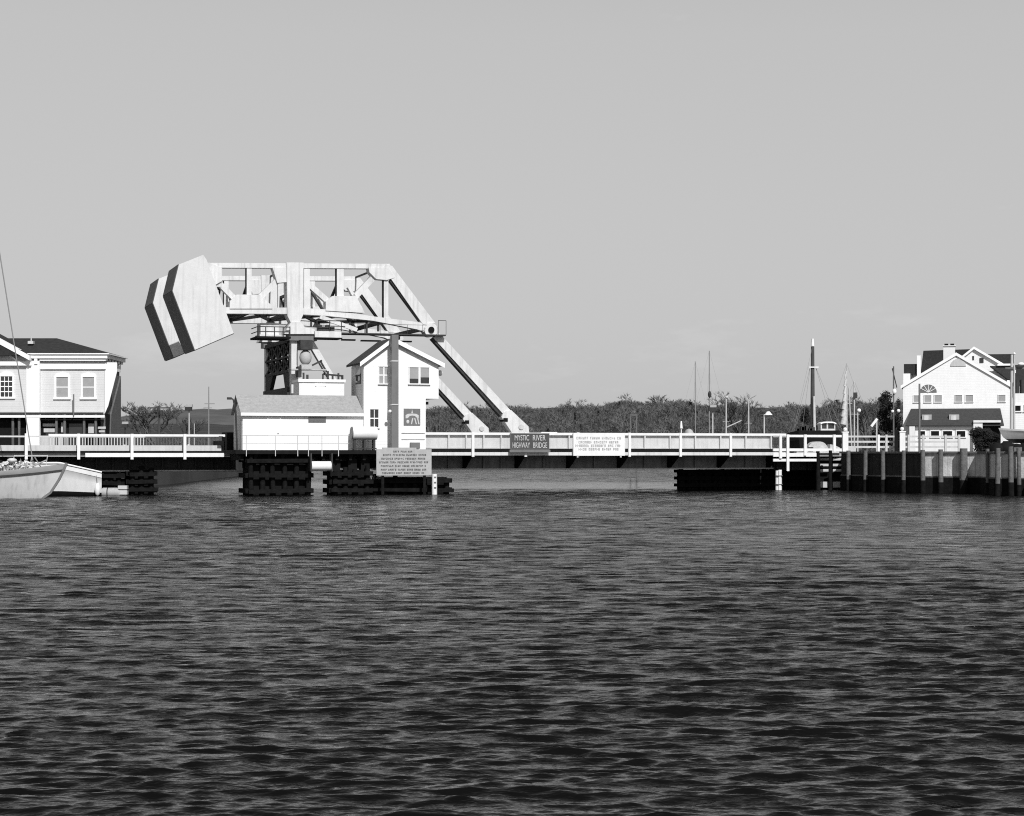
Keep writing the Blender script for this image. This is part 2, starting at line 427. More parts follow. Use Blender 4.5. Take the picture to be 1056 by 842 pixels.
gr.tube((U(452, -.65), -.65, zb_ + .85), (U(460, -.65), -.65, zb_ + .85), .018, n=5)
for x0_, x1_, y in ((352, 366, 350.5), (372, 392, 351), (412, 424, 351)):
    gr.box(U(x0_, .3), U(x1_, .3), .1, .4, zrow(370, y + 1), zrow(370, y - .5))
P('handrail', gr, M['dark'], catw)
os_ = MB().prism(bar((330, 327), (368, 340.5), 4, -.75), -.85, -.65)
P('operating_strut', os_, M['steel'])
st = MB()
for x, ya, yb in ((361, 330, 344), (378, 331, 344), (390, 333, 342)):
    u = U(x, 0); P('hanger', MB().beam((u, 0, zrow(x, ya)), (u, 0, zrow(x, yb)), .12, .12), M['dark'])

# link bars
for dv in (0, W):
    q = bar((450, 346), (530, 433), 8, -.3)
    m = MB().prism(q, dv - .28, dv + .28)
    m.prism(poly([(520, 425), (527, 423), (545, 440), (546, 448), (529, 448), (517, 430)], -.35), dv - .36, dv + .36)
    lk = P('link_bar', m, M['steel'])
    c, z = PB(537.5, 440.5, -.4)
    P('pin', MB().tube((c, dv - .42, z), (c, dv + .42, z), .16, n=16), M['steel_panel'], lk)
    c, z = PB(521.5, 433, -.4)
    P('spring_seat', MB().box(c - .14, c + .14, dv - .4, dv + .4, z - .12, z + .1), M['black'], lk)
    P('soffit_plate', MB().prism(bar((446, 349.5), (525, 438), 1.6, -.3), dv - .262, dv + .262), M['dark'], lk)

# the leaf
ua, ub = U(384, 0), U(796, 0)
zt, zbt = ZB(447.6, U(500, 0), 0), ZB(483.3, U(500, 0), 0)
zg0 = ZB(463.2, U(500, 0), 0)
for dv in (0, W):
    m = MB()
    m.box(ua, ub, dv - .03, dv + .03, zbt, zt - .08)
    m.box(ua, ub, dv - .22, dv + .22, zt - .08, zt); m.box(ua, ub, dv - .22, dv + .22, zbt - .08, zbt)
    x = 462
    while x < 796:
        u = U(x, 0); m.box(u - .045, u + .045, dv - .2, dv + .2, zbt, zt - .081); x += 18 if x < 530 else 26
    m.box(ua, ub, dv - .1, dv + .1, zg0 + .02, zg0 + .09)
    lg = P('leaf_girder', m, M['steel_panel'])
    lw = MB().box(ua, ub, dv - .05, dv + .05, zbt + .01, zg0 - .26)
    x = 462
    while x < 796:
        u = U(x, 0); lw.box(u - .055, u + .055, dv - .215, dv + .215, zbt + .004, zg0 - .3); x += 18 if x < 530 else 26
    P('lower_web', lw, M['web'], lg)  # web below the sidewalk coloured darker to paint its shade
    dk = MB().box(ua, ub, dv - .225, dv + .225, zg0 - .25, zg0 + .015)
    P('gap_shade_strip', dk, M['black'], lg)  # black strip stands in for the shadowed gap above the sidewalk
zs1, zs0 = ZB(466.9, U(500, -1.9), -1.9), ZB(469.9, U(500, -1.9), -1.9)
deck = MB().box(ua, ub, .25, W - .25, zs0 - .05, zs1 - .02)
for k in range(14):
    u = ua + .8 + k * (ub - ua - 1.6) / 13
    deck.box(u - .1, u + .1, .04, W - .04, zbt + .1, zs0 - .05)
P('deck', deck, M['dark'])
sw = MB().box(ua, ub, -1.9, -.26, zs0 + .1, zs1)
sw.box(ua, ub, -1.98, -1.9, zs0, zs1 + .02)
swo = P('sidewalk', sw, M['steel'])
posts_x = (433, 487, 541.3, 595.3, 648.3, 700.8, 752.5, 804)
br = MB()
for x in posts_x:
    u = U(x, -1.9)
    if u < ub + .5: P('bracket', MB().prism_x([(-1.85, zs0), (-.04, zs0), (-.04, zbt + .02), (-.35, zbt + .02)], u - .07, u + .07), M['black'], swo)
zr = ZB(446.3, U(500, -1.9), -1.9)
for x in posts_x[:-1]:
    u = U(x, -1.9); P('railing_post', MB().box(u - .08, u + .08, -2.09, -1.99, zs0 - .08, zr + .02), M['white'])
P('top_rail', MB().box(ua, ub, -2.06, -1.96, zr - .14, zr), M['white'])

# ------------------------------------------------------------------ approach spans
al = Thing('approach_span', 'left approach span with white pipe railing and white fascia leading to the bridge', 'bridge span', (U(140, 0), 0, 0), True)
a0, a1 = U(-40, 0), U(243, 0)
zfa, zfb = ZB(467.4, U(140, -1.9), -1.9), ZB(471.5, U(140, -1.9), -1.9)
al.part('deck', MB().box(a0, a1, -1.7, W + 1.7, zfb + .02, zfa), M['concrete'])
al.part('fascia', MB().box(U(88, -2), U(232, -2), -2.0, -1.9, zfb, zfa), M['white'])
al.part('kerb', MB().box(a0, U(228, -1.5), -1.55, -1.3, zfa + .1, ZB(459.5, U(140, -1.5), -1.5)).box(a0, U(228, -1.5), -1.5, -1.35, zfa, zfa + .1), M['steel_panel'])
al.part('shadow_gap_strip', MB().box(a0, U(232, -1.9), -1.86, -1.8, zfa, zfa + .12), M['black'])  # black strip painted in for the shadow behind the fascia
zra = ZB(448, U(140, -1.9), -1.9)
rail = MB().box(U(50, -1.95), U(232, -1.95), -2.0, -1.92, zra - .13, zra)
al.part('top_rail', rail, M['white'])
for x in (27, 81, 136, 190.5):
    u = U(x, -2); al.part('railing_post', MB().box(u - .08, u + .08, -2.1, -2.01, ZB(474, u, -2), zra + .02), M['white'])
bal = MB()
x = 52.0
while x < 230:
    u = U(x, W + 1); bal.box(u - .025, u + .025, W + .97, W + 1.03, zfa, zra); x += 3.0
bal.box(a0, a1, W + .95, W + 1.05, zra - .1, zra)
al.part('picket_railing', bal, M['steel_panel'])
gd = MB()
zgb = ZB(484, U(140, 0), 0)
gd.box(a0, a1, -.05, .05, zgb, zfb).box(a0, a1, -.25, .25, zgb - .06, zgb)
x = -20
while x < 243:
    u = U(x, 0); gd.box(u - .05, u + .05, -.25, -.05, zgb, zfb); x += 17
al.part('girder', MB().box(a0, a1, W - .05, W + .05, zgb, zfb), M['dark'])
al.part('girder', gd, M['dark'])
al.part('conduit', MB().tube((U(104, -.6), -.6, zgb - .1), (U(262, -.6), -.6, zgb - .1), .05, n=6), M['steel_panel'])
cab = MB().box(U(222, -1.2), U(231, -1.2), -1.2, -.4, zfa, ZB(455, U(226, -1.2), -1.2)); cab.box(U(232, -1.0), U(242, -1.0), -1.0, .2, zfa, ZB(446, U(236, -1), -1))
al.part('switch_cabinet', cab, M['black'])

ar = Thing('approach_span', 'right approach span with open white post railing between bridge and timber wharf', 'bridge span', (U(835, 0), 0, 0), True)
b0, b1 = U(797.5, 0), U(905, 0)
zfa2, zfb2 = ZB(467.4, U(835, -1.9), -1.9), ZB(471.2, U(835, -1.9), -1.9)
ar.part('deck', MB().box(b0, b1, -1.7, W + 1.7, zfb2 + .02, zfa2 - .02), M['concrete'])
ar.part('fascia', MB().box(U(797.5, -2), U(842, -2), -2.0, -1.9, zfb2, zfa2).box(U(797.5, -2), U(842, -2), -2.0, -1.9, zfb2 - .3, zfb2 - .13), M['white'])
zr2 = ZB(448.7, U(835, -1.9), -1.9)
ar.part('top_rail', MB().box(U(797.5, -2), U(868, -2), -2.0, -1.9, zr2 - .15, zr2), M['white'])
ar.part('lower_rail', MB().box(U(797.5, -2), U(868, -2), -2.0, -1.9, ZB(465.5, U(835, -2), -2), ZB(462.7, U(835, -2), -2)), M['white'])
for x, yb in ((804.5, 473), (812, 486), (830, 470), (860, 466)):
    u = U(x, -2); ar.part('railing_post', MB().box(u - .09, u + .09, -2.1, -2.01, ZB(yb, u, -2), zr2 + .02), M['white'])
gd = MB().box(b0, b1, -.05, .05, ZB(485, U(835, 0), 0), zfb2 + .02)
ar.part('girder', MB().box(b0, b1, W - .05, W + .05, ZB(485, U(835, 0), 0), zfb2 + .02), M['dark'])
for x in range(800, 900, 16): u = U(x, 0); gd.box(u - .05, u + .05, -.25, -.05, ZB(485, u, 0), zfb2)
ar.part('girder', gd, M['dark'])

# ------------------------------------------------------------------ piers
def timber_pier(name, label, x0, x1, ytop, v0, v1, group=None, step=5.0, wales=3):
    u0, u1 = U(x0, v0), U(x1, v0); um = (u0 + u1) / 2
    t = Thing(name, label, 'pier', (um, (v0 + v1) / 2, 0), True, group)
    zt_ = ZB(ytop, um, v0)
    n = max(2, int((u1 - u0) / .55))
    for k in range(n + 1):
        u = u0 + (u1 - u0) * k / n
        t.part('pile', MB().tube((u, v0, -1.0), (u + random.uniform(-.12, .12), v0 + random.uniform(-.08, .05), zt_ + random.uniform(-.25, .22)), random.uniform(.14, .2), .14, n=8), M['timber'])
    w = MB()
    for k in range(wales):
        z = .25 + (zt_ - .5) * k / max(1, wales - 1)
        w.beam((u0 - random.uniform(.15, .4), v0 - .25, z + random.uniform(-.06, .06)), (u1 + random.uniform(.1, .4), v0 - .25, z + random.uniform(-.06, .06)), .16, .22)
        w.box(u0 - .34, u0 - .16, v0 - .1, v1, z - .13, z + .13); w.box(u1 + .16, u1 + .34, v0 - .1, v1, z - .13, z + .13)
    t.part('wale', w, M['timber'])
    t.part('core', MB().box(u0 - .1, u1 + .1, v0 + .22, v1, -1, zt_ - .05), M['timber'])
    return t, zt_
pdv = -5.8
pd = Thing('pier_platform', 'dark platform on timber bents under the machinery house and control house', 'platform', (U(340, -4), -4, 0), True)
zp1, zp0 = ZB(464.4, U(340, -6), -6), ZB(468.5, U(340, -6), -6)
pd.part('deck', MB().box(U(243, -6.0), U(441, -6.0), -6.0, -1.95, zp0, zp1), M['black'])
fb = MB()
for x in range(250, 441, 14):
    u = U(x, -5.8); fb.box(u - .08, u + .08, -5.7, -2, zp0 - .35, zp0)
fb.box(U(250, -4), U(436, -4), -4.2, -3.9, zp0 - .8, zp0 - .36)
pd.part('floor_beam', fb, M['black'])
for x in (265, 285, 307, 345, 362, 375): 
    u = U(x, -5); pd.part('bent_post', MB().box(u - .25, u + .25, -5.4, -4.9, .2, zp0 - .3), M['black'])
gr = MB()
for x, ya in ((254, 449), (284, 449), (307, 449), (318, 449), (332, 449), (349, 449)):
    u = U(x, -6); gr.box(u - .02, u + .02, -6.03, -5.99, zp0 - .12, ZB(ya, u, -6))
for y in (449.3, 457.3): gr.tube((U(250, -6.01), -6.02, ZB(y, U(300, -6), -6)), (U(360, -6), -6.02, ZB(y, U(300, -6), -6)), .016, n=5)
pd.part('railing', gr, M['steel_panel'])
timber_pier('bridge_pier', 'black timber pier under the left half of the white machinery house', 259, 317, 470, -5.6, -3.4)
timber_pier('bridge_pier', 'black timber crib pier right of the hanging white drum', 345, 378, 484, -5.6, -4.0)
timber_pier('bridge_pier', 'low dark timber fender carrying the grey notice board', 386, 460, 491.5, -5.0, -3.6, None, wales=2)
timber_pier('bridge_pier', 'short dark pile bent under the left approach span, right of the boats', 136, 156, 484, -1.0, 2.0)
timber_pier('bridge_pier', 'slim dark pile bent close to the white boat stern', 110, 122, 486, -1.0, 1.5)

# white drum hanging between the piers
dr = Thing('white_drum', 'white horizontal drum hanging between black timber piers under the machinery house', 'tank', (U(331, -6.3), -6.3, 1.2), True)
u0, u1 = U(321, -6.3), U(341, -6.3); z = ZB(480.8, (u0 + u1) / 2, -6.3)
dr.part('shell', MB().tube((u0, -6.3, z), (u1, -6.3, z), .27, n=20), M['white'])
dr.part('saddle', MB().box(u0 - .08, u0 - .005, -6.5, -5.9, z - .3, zp0 + .05).box(u1 + .005, u1 + .08, -6.5, -5.9, z - .3, zp0 + .05), M['dark'])

# weeds on the low fender
wd = MB()
for k in range(420):
    x = random.uniform(344, 392); u = U(x, -5.2) + random.uniform(-.1, .1); v = random.uniform(-5.3, -4.4); z0 = ZB(494.5, u, v)
    l = random.uniform(.12, .42); a = random.uniform(-.2, .2); b_ = random.uniform(-.15, .15)
    wd.add([(u - .012, v, z0), (u + .012, v, z0), (u + a, v + b_, z0 + l)], [(0, 1, 2)])
lone('dry_weeds', wd, M['weed'], 'tuft of dry weeds growing on the low timber fender', 'weeds', (U(366, -5), -5, 1.0), True, kind='stuff')

# ------------------------------------------------------------------ notice boards and signs
HV = -5.0
sg = Thing('notice_board', 'large weathered grey notice board with rows of small dark lettering over the water', 'sign', (U(416, -6.1), -6.1, .9), True)
u0, u1 = U(388.2, -6.15), U(445, -6.15); z1, z0 = ZB(463.5, (u0 + u1) / 2, -6.15), ZB(490.5, (u0 + u1) / 2, -6.15)
sg.part('board', MB().box(u0, u1, -6.15, -6.08, z0, z1).box(u0 + .35, u1 - .9, -6.15, -6.08, z1, z1 + .09), M['boardsign'])
for f in (.12, .88): u = u0 + (u1 - u0) * f; sg.part('post', MB().box(u - .08, u + .08, -6.08, -6.02, -.6, z1 - .1), M['timber'])
def glyphs(t, rows, u0, u1, v, gh, m, fill=.82, rnd=3):
    """rows of small letter strokes, too fine to read"""
    rr = random.Random(rnd); g = MB()
    for (zc, fa, fb) in rows:
        u = u0 + (u1 - u0) * fa; e = u0 + (u1 - u0) * fb
        while u < e - gh:
            for k in range(rr.randint(3, 8)):
                if u > e - gh: break
                w = gh * rr.uniform(.5, .75); s = gh * .2
                g.box(u, u + s, v - .012, v, zc - gh / 2, zc + gh / 2)
                kind = rr.random()
                if kind < .7: g.box(u + s, u + w, v - .011, v, zc + gh / 2 - s, zc + gh / 2)
                if kind > .3: g.box(u + s, u + w, v - .011, v, zc - s / 2, zc + s / 2)
                if rr.random() < .5: g.box(u + s, u + w, v - .011, v, zc - gh / 2, zc - gh / 2 + s)
                if rr.random() < .5: g.box(u + w - s, u + w, v - .0105, v, zc - gh / 2, zc + gh / 2)
                u += w + gh * .25
            u += gh * .7
    t.part('lettering', g, m)
hh = z1 - z0
glyphs(sg, [(z1 - hh * .09, .3, .68), (z1 - hh * .22, .12, .92), (z1 - hh * .36, .09, .92), (z1 - hh * .5, .05, .95), (z1 - hh * .64, .08, .93), (z1 - hh * .78, .08, .93), (z1 - hh * .91, .1, .9)], u0, u1, -6.15, .105, M['ink'])

sg = Thing('bridge_sign', 'dark sign with pale lettering MYSTIC RIVER HIGHWAY BRIDGE on the bridge railing', 'sign', (U(546.5, -2.3), -2.3, zs0), True)
u0, u1 = U(526.3, -2.25), U(566.5, -2.25); z1, z0 = ZB(447, (u0 + u1) / 2, -2.25), ZB(463.8, (u0 + u1) / 2, -2.25)
sg.part('board', MB().box(u0, u1, -2.25, -2.14, z0, z1), M['darksign'])
sg.part('ledge', MB().box(u0 - .05, u1 + .05, -2.3, -2.12, z0 - .17, z0 - .02), M['greypaint'])
um = (u0 + u1) / 2
for s, a, b_, top in (('MYSTIC', 530.8, 545.6, 1), ('RIVER', 549.5, 562.6, 1), ('HIGHWAY', 528.6, 546.5, 0), ('BRIDGE', 549.9, 564.2, 0)):
    ca, cb_ = U(a, -2.25), U(b_, -2.25); zc = z0 + (z1 - z0) * (.72 if top else .27)
    me = text_mesh(s, cb_ - ca, .33, M['palepaint'])
    o = bpy.data.objects.new('lettering', me); COL.objects.link(o); o.parent = sg.o
    o.location = ((ca + cb_) / 2 - sg.off[0], -2.256 - sg.off[1], zc - sg.off[2])
fr = MB()
for (xa, xb, za, zb_) in ((u0, u1, z1 - .04, z1), (u0, u1, z0, z0 + .04), (u0, u0 + .04, z0 + .04, z1 - .04), (u1 - .04, u1, z0 + .04, z1 - .04)):
    fr.box(xa, xb, -2.27, -2.25, za, zb_)
sg.part('border', fr, M['greypaint'])

sg = Thing('notice_board', 'white notice board with four rows of faint grey lettering on the bridge railing', 'sign', (U(618, -2.3), -2.3, zs0), True)
u0, u1 = U(591.3, -2.25), U(644.5, -2.25); z1, z0 = ZB(446.8, (u0 + u1) / 2, -2.25), ZB(470.2, (u0 + u1) / 2, -2.25)
sg.part('board', MB().box(u0, u1, -2.25, -2.12, z0, z1), M['white'])
hh = z1 - z0
glyphs(sg, [(z1 - hh * .22, .06, .95), (z1 - hh * .4, .1, .9), (z1 - hh * .56, .04, .96), (z1 - hh * .71, .1, .9)], u0, u1, -2.25, .15, M['greyink'], rnd=9)
sg.part('foot', MB().box(u0 + .25, u0 + .35, -2.2, -2.1, z0 - .1, z0).box(u1 - .3, u1 - .2, -2.2, -2.1, z0 - .1, z0), M['white'])

# ------------------------------------------------------------------ machinery house
mh = Thing('machinery_house', 'low white clapboard machinery house with grey shingle roof at the bridge pier', 'building', (U(312, HV), HV, zp1), True)
u0, u1 = U(250.3, HV), U(374.8, HV); um = (u0 + u1) / 2
zb_, ze, zrdg = zp1, ZB(426, um, HV), ZB(409.3, U(300, -3.4), -3.4)
vb, vr = -2.0, -3.45
wl = MB().box(u0, u1 - .01, HV, vb, zb_, ze)
wl.prism_x([(HV + .02, ze), (vb - .02, ze), (vr, zrdg - .22)], u0 + .02, u1 - .03)
mh.part('wall', wl, M['clap'])
rf = MB()
ov = .16; sl = (zrdg - ze) / (vr - HV)
th = .09
rf.prism_x([(HV - ov, ze - sl * ov), (vr, zrdg), (vr, zrdg + th), (HV - ov, ze - sl * ov + th)], u0 - .15, u1 + .02)
sl2 = (zrdg - ze) / (vb - vr)
rf.prism_x([(vr, zrdg), (vb + ov, ze - sl2 * ov), (vb + ov, ze - sl2 * ov + th), (vr, zrdg + th)], u0 - .15, u1 + .02)
mh.part('roof', rf, M['roofgrey'])
mh.part('fascia', MB().box(u0 - .14, u1, HV - ov - .05, HV - .002, ze - .18, ze - .015), M['trim'])
mh.part('side_shade_cladding', MB().box(u0 - .03, u0, HV + .12, vb - .1, zb_ + .02, ze - .15), M['clapgrey'])  # left side clad a tone darker to paint its shade
dx0, dx1 = U(276.5, HV), U(288.8, HV)
d = MB().box(dx0 - .05, dx0, HV - .04, HV, zb_, ZB(431, um, HV)).box(dx1, dx1 + .05, HV - .04, HV, zb_, ZB(431, um, HV)).box(dx0, dx1, HV - .04, HV, ZB(431.9, um, HV), ZB(431, um, HV)).box(dx0, dx1, HV - .015, HV, zb_, ZB(431.9, um, HV))
dr_ = mh.part('door', d, M['trim'])
mh.part('handle', MB().ball((dx1 - .12, HV - .05, zb_ + .95), .035, nu=8, nv=6), M['dark'], dr_)
lx0, lx1 = U(318, HV), U(336, HV); lz0, lz1 = ZB(435.5, um, HV), ZB(430, um, HV)
lv = MB()
for k in range(5): z = lz0 + (lz1 - lz0) * k / 5; lv.box(lx0, lx1, HV - .05, HV, z, z + (lz1 - lz0) / 5 - .02)
mh.part('vent', lv, M['greypaint'])
# upper room behind the ridge
ux0, ux1 = U(308.5, -2.9), U(355, -2.9); uz0, uz1 = zrdg - .4, ZB(394, um, -2.9)
up = mh.part('upper_room', MB().box(ux0, ux1, -2.9, -1.2, uz0, uz1), M['white'])
mh.part('flat_roof', MB().box(ux0 - .06, ux1 + .06, -2.98, -1.12, uz1, uz1 + .16), M['trim'], up)
q0, q1 = U(326, -2.9), U(335, -2.9)
mh.part('hatch', MB().box(q0, q1, -2.93, -2.9, uz0, uz1 - .22).box(q0 - .06, q1 + .06, -2.96, -2.9, uz1 - .22, uz1 - .14), M['trim'], up)
# hand-rail davit at the left gable
dv_ = MB(); a = PB(243, 440, -4.5); b_ = PB(243, 424, -4.5); c = PB(240.5, 412, -4.5); e = PB(236.5, 410.5, -4.5); g0 = PB(244.5, 464, -4.5)
dv_.tube((g0[0], -4.5, zp1), (b_[0], -4.5, b_[1]), .05, n=6).tube((b_[0], -4.5, b_[1]), (c[0], -4.5, c[1]), .045, n=6).tube((c[0], -4.5, c[1]), (e[0], -4.5, e[1]), .04, n=6)
lampd = Thing('davit_lamp', 'dark bent davit lamp beside the left end of the machinery house', 'lamp', (g0[0], -4.5, zp1), True)
lampd.part('arm', dv_, M['dark'])
lampd.part('lamp_head', MB().box(e[0] - .12, e[0] + .12, -4.6, -4.4, e[1] - .1, e[1] + .03), M['dark'])

# ------------------------------------------------------------------ control house
ch = Thing('control_house', 'tall white clapboard control house with gabled roof beside the bridge tower', 'building', (U(405, HV), HV, zp1), True)
u0, u1, u2 = U(375.2, HV), U(452.3, HV), U(439, HV); um = U(405, HV)
zw = lambda y: ZB(y, um, HV)
vb = -1.97
up_ = U(404.5, HV)
lower = MB().box(u0, u2, HV, vb, zp1, zw(411))
upper = [(u0, zw(411)), (u1, zw(411)), (u1, zw(373.5)), (up_, zw(351)), (u0, zw(373.5))]
lower.prism(upper, HV, vb)
ch.part('wall', lower, M['clap'])
rf = MB(); t_ = .12
for (xa, ya, xb, yb) in ((up_, zw(351), u0 - .28, zw(373.5) - .2), (up_, zw(351), u1 + .3, zw(373.5) - .2)):
    rf.prism([(xa, ya), (xb, yb), (xb, yb + t_), (xa, ya + t_)], HV - .22, vb + .25)
ch.part('roof', rf, M['roofmid'])
rk = MB()
for (xa, ya, xb, yb) in ((up_, zw(351), u0 - .28, zw(373.5) - .2), (up_, zw(351), u1 + .3, zw(373.5) - .2)):
    rk.prism([(xa, ya - .1), (xb, yb - .1), (xb, yb + t_ + .03), (xa, ya + t_ + .03)], HV - .27, HV - .222)
ch.part('rake_board', rk, M['trim'])
wx = lambda x: U(x, HV)
window(ch, wx(390.8), wx(394.9), zw(396), zw(378.5), HV, .05, M['shade'], (1, 2))
window(ch, wx(396.2), wx(400.2), zw(396), zw(378.5), HV, .05, M['shade'], (1, 2))
window(ch, wx(422), wx(431.3), zw(395.5), zw(378.8), HV, .06, None, (1, 1))
window(ch, wx(433.3), wx(442.3), zw(395.5), zw(378.8), HV, .06, None, (1, 1))
bl = MB().box(wx(422), wx(431.3), HV - .036, HV - .03, zw(390.5), zw(378.8)).box(wx(433.3), wx(442.3), HV - .036, HV - .03, zw(389), zw(378.8))
ch.part('blind', bl, M['shade'])
window(ch, wx(381.5), wx(390), zw(441), zw(422.5), HV, .06, None, (2, 2))
# picture panel on the wall: dark square with a pale arched shape
pz0, pz1, px0, px1 = zw(438.5), zw(421.5), wx(416.3), wx(433.2)
pp = ch.part('picture_panel', MB().box(px0, px1, HV - .05, HV, pz0, pz1), M['greypaint'])
ar_ = MB(); pw, ph = px1 - px0, pz1 - pz0
arc = [(px0 + pw * f, pz0 + ph * g) for f, g in ((.1, .4), (.1, .6), (.25, .68), (.5, .7), (.75, .68), (.9, .6), (.9, .4), (.78, .45), (.68, .54), (.5, .58), (.34, .54), (.24, .42))]
ar_.prism(arc, HV - .062, HV - .05)
ar_.prism([(px0 + pw * .45, pz0 + ph * .72), (px0 + pw * .55, pz0 + ph * .72), (px0 + pw * .5, pz0 + ph * .95)], HV - .062, HV - .05)
for f0, f1 in ((.5, .42), (.62, .72), (.8, .88)):
    ar_.prism([(px0 + pw * f0, pz0 + ph * .42), (px0 + pw * (f0 + .07), pz0 + ph * .42), (px0 + pw * (f1 + .07), pz0 + ph * .05), (px0 + pw * f1, pz0 + ph * .05)], HV - .06, HV - .05)
ar_.ball((px0 + pw * .24, HV - .05, pz0 + ph * .2), pw * .1, .012, ph * .12, 10, 6)
ch.part('picture_shape', ar_, M['palepaint'], pp)
ch.part('vent_box', MB().box(wx(422.5), wx(432), HV - .25, HV, zw(463), zw(456.5)), M['greypaint'])
ch.part('plinth_board', MB().box(wx(414), wx(438), HV - .04, HV, zw(453.5), zw(452.6)).box(wx(414), wx(438), HV - .04, HV, zw(447), zw(446.3)), M['steel_panel'])
sw_ = MB().box(u0 - .05, u0, HV + .6, HV + 1.9, zw(396), zw(379)); ch.part('side_window', sw_, M['glass'])
ch.part('side_wall_shade', MB().box(u0 - .03, u0, HV + .1, vb, zp1 + .02, zw(377)), M['clapgrey'])  # darker cladding paints the shade of the left wall
fl = MB().box(wx(452.6), wx(453.6), HV + .3, HV + .6, zw(386), zw(382)).ball((wx(455.8), HV + .4, zw(384)), .15, .12, .17)
ch.part('floodlight', fl, M['white'])
ch.part('wall_lamp', MB().box(u2, u2 + .25, HV + .3, HV + .55, zw(417), zw(414.2)).box(u2, u2 + .15, HV + .3, HV + .5, zw(443), zw(440)), M['black'])

# tall grey post before the control house
cp = Thing('steel_post', 'tall grey steel post standing in front of the white control house', 'post', (U(407.5, -6), -5.9, zp1), True)
c0, c1 = U(404, -5.9), U(411, -5.9)
zz = lambda y: ZB(y, U(407, -5.9), -5.9)
cp.part('shaft', MB().box(c0, c1, -5.9, -5.55, zp1, zz(345.5)), M['greypaint'])
for y in (372.5, 417.5): cp.part('collar', MB().box(c0 - .02, c1 + .02, -5.93, -5.52, zz(y + .6), zz(y - .6)), M['steel_panel'])
cp.part('lamp', MB().ball((c0 - .08, -5.8, zz(424.5)), .1), M['white'])
cp.part('base_plate', MB().box(c0 - .12, c1 + .12, -5.98, -5.45, zp1, zp1 + .06), M['dark'])

# fuel tank
tk = Thing('fuel_tank', 'white horizontal fuel tank on dark saddles before the control house', 'tank', (U(375, -5.9), -5.75, zp1), True)
t0, t1 = U(363, -5.6), U(388, -5.6); zc, rr_ = ZB(447, (t0 + t1) / 2, -5.6), .38
tk.part('shell', MB().tube((t0, -5.6, zc), (t1, -5.6, zc), rr_, n=28), M['white'])
tk.part('end_shade_cap', MB().tube((t0 - .06, -5.6, zc), (t0, -5.6, zc), rr_ * .9, rr_ + .012, n=28), M['greypaint'])  # left end coloured grey to paint its unlit side
sd = MB()
for f in (.1, .5, .9): u = t0 + (t1 - t0) * f; sd.box(u - .06, u + .06, -5.75, -5.4, zp1, zc - rr_ + .06)
sd.box(t0, t1, -5.7, -5.45, zp1 + .06, zp1 + .12)
tk.part('saddle', sd, M['dark'])

# ------------------------------------------------------------------ pilings painted white
def white_pile(x, ya, yb, v, label, r=.16, cluster=False):
    u = U(x, v); t = Thing('marker_pile', label, 'piling', (u, v, 0), True)
    z1 = ZB(ya, u, v)
    if cluster:
        for du, dz in ((-.11, 0), (.1, .05), (0, -.03)):
            t.part('pile', MB().tube((u + du, v + (0 if du else -.12), -1), (u + du, v + (0 if du else -.12), z1 + dz), .12, .11, n=10), M['white'])
        for z in (.35, .9): t.part('band', MB().tube((u, v, z), (u, v, z + .05), .26, n=14), M['greypaint'])
    else:
        t.part('pile', MB().tube((u, v, -1), (u, v, z1), r, r * .95, n=12), M['white'])
        for k in range(3): t.part('band', MB().box(u - .06, u + .06, v - r - .012, v - r + .05, .35 + k * .3, .43 + k * .3), M['greypaint'])
white_pile(448, 489, 511, -6.3, 'slim white marker pile at the right end of the grey notice board')
white_pile(803, 485.5, 507, -1.5, 'white pile cluster standing in front of the black timber fender', cluster=True)

# ------------------------------------------------------------------ right fender and wharf
tf = Thing('timber_fender', 'long black timber fender lying in the water under the right half of the bridge', 'fender', (U(760, 2), 2, 0), True)
f0, f1 = U(701, 2), U(848, 2); zf = ZB(485, U(760, 2), 2)
n = 34
for k in range(n + 1):
    u = f0 + (f1 - f0) * k / n
    tf.part('pile', MB().tube((u, 2, -1), (u + random.uniform(-.12, .12), 2 + random.uniform(-.1, .1), zf + random.uniform(-.2, .16)), random.uniform(.12, .18), .14, n=8), M['timber'])
w = MB()
for z in (.3, .75, 1.2): w.box(f0 - .25, f1, 1.66, 1.84, z - .12, z + .12); w.box(f0 - .2, f0 - .06, 1.7, 2.5, z - .1, z + .1)
tf.part('wale', w, M['timber'])
tf.part('core', MB().box(f0 + .1, f1, 2.15, 2.7, -1, zf - .15), M['timber'])
tf.part('cap_plank', MB().box(f0 + .2, f1, 1.9, 2.8, zf - .14, zf - .06), M['darkplank'])
# thin standards on the fender
for x, ya, lab in ((779, 470, 'thin pale standard on the black fender, left of a shorter one'), (784, 473, 'shorter thin pale standard on the black fender')):
    u = U(x, 2.5); st = MB().tube((u, 2.5, zf - .06), (u, 2.5, ZB(ya, u, 2.5)), .05, n=6)
    lone('fender_standard', st, M['steel_panel'], lab, 'post', (u, 2.5, zf - .06), True)

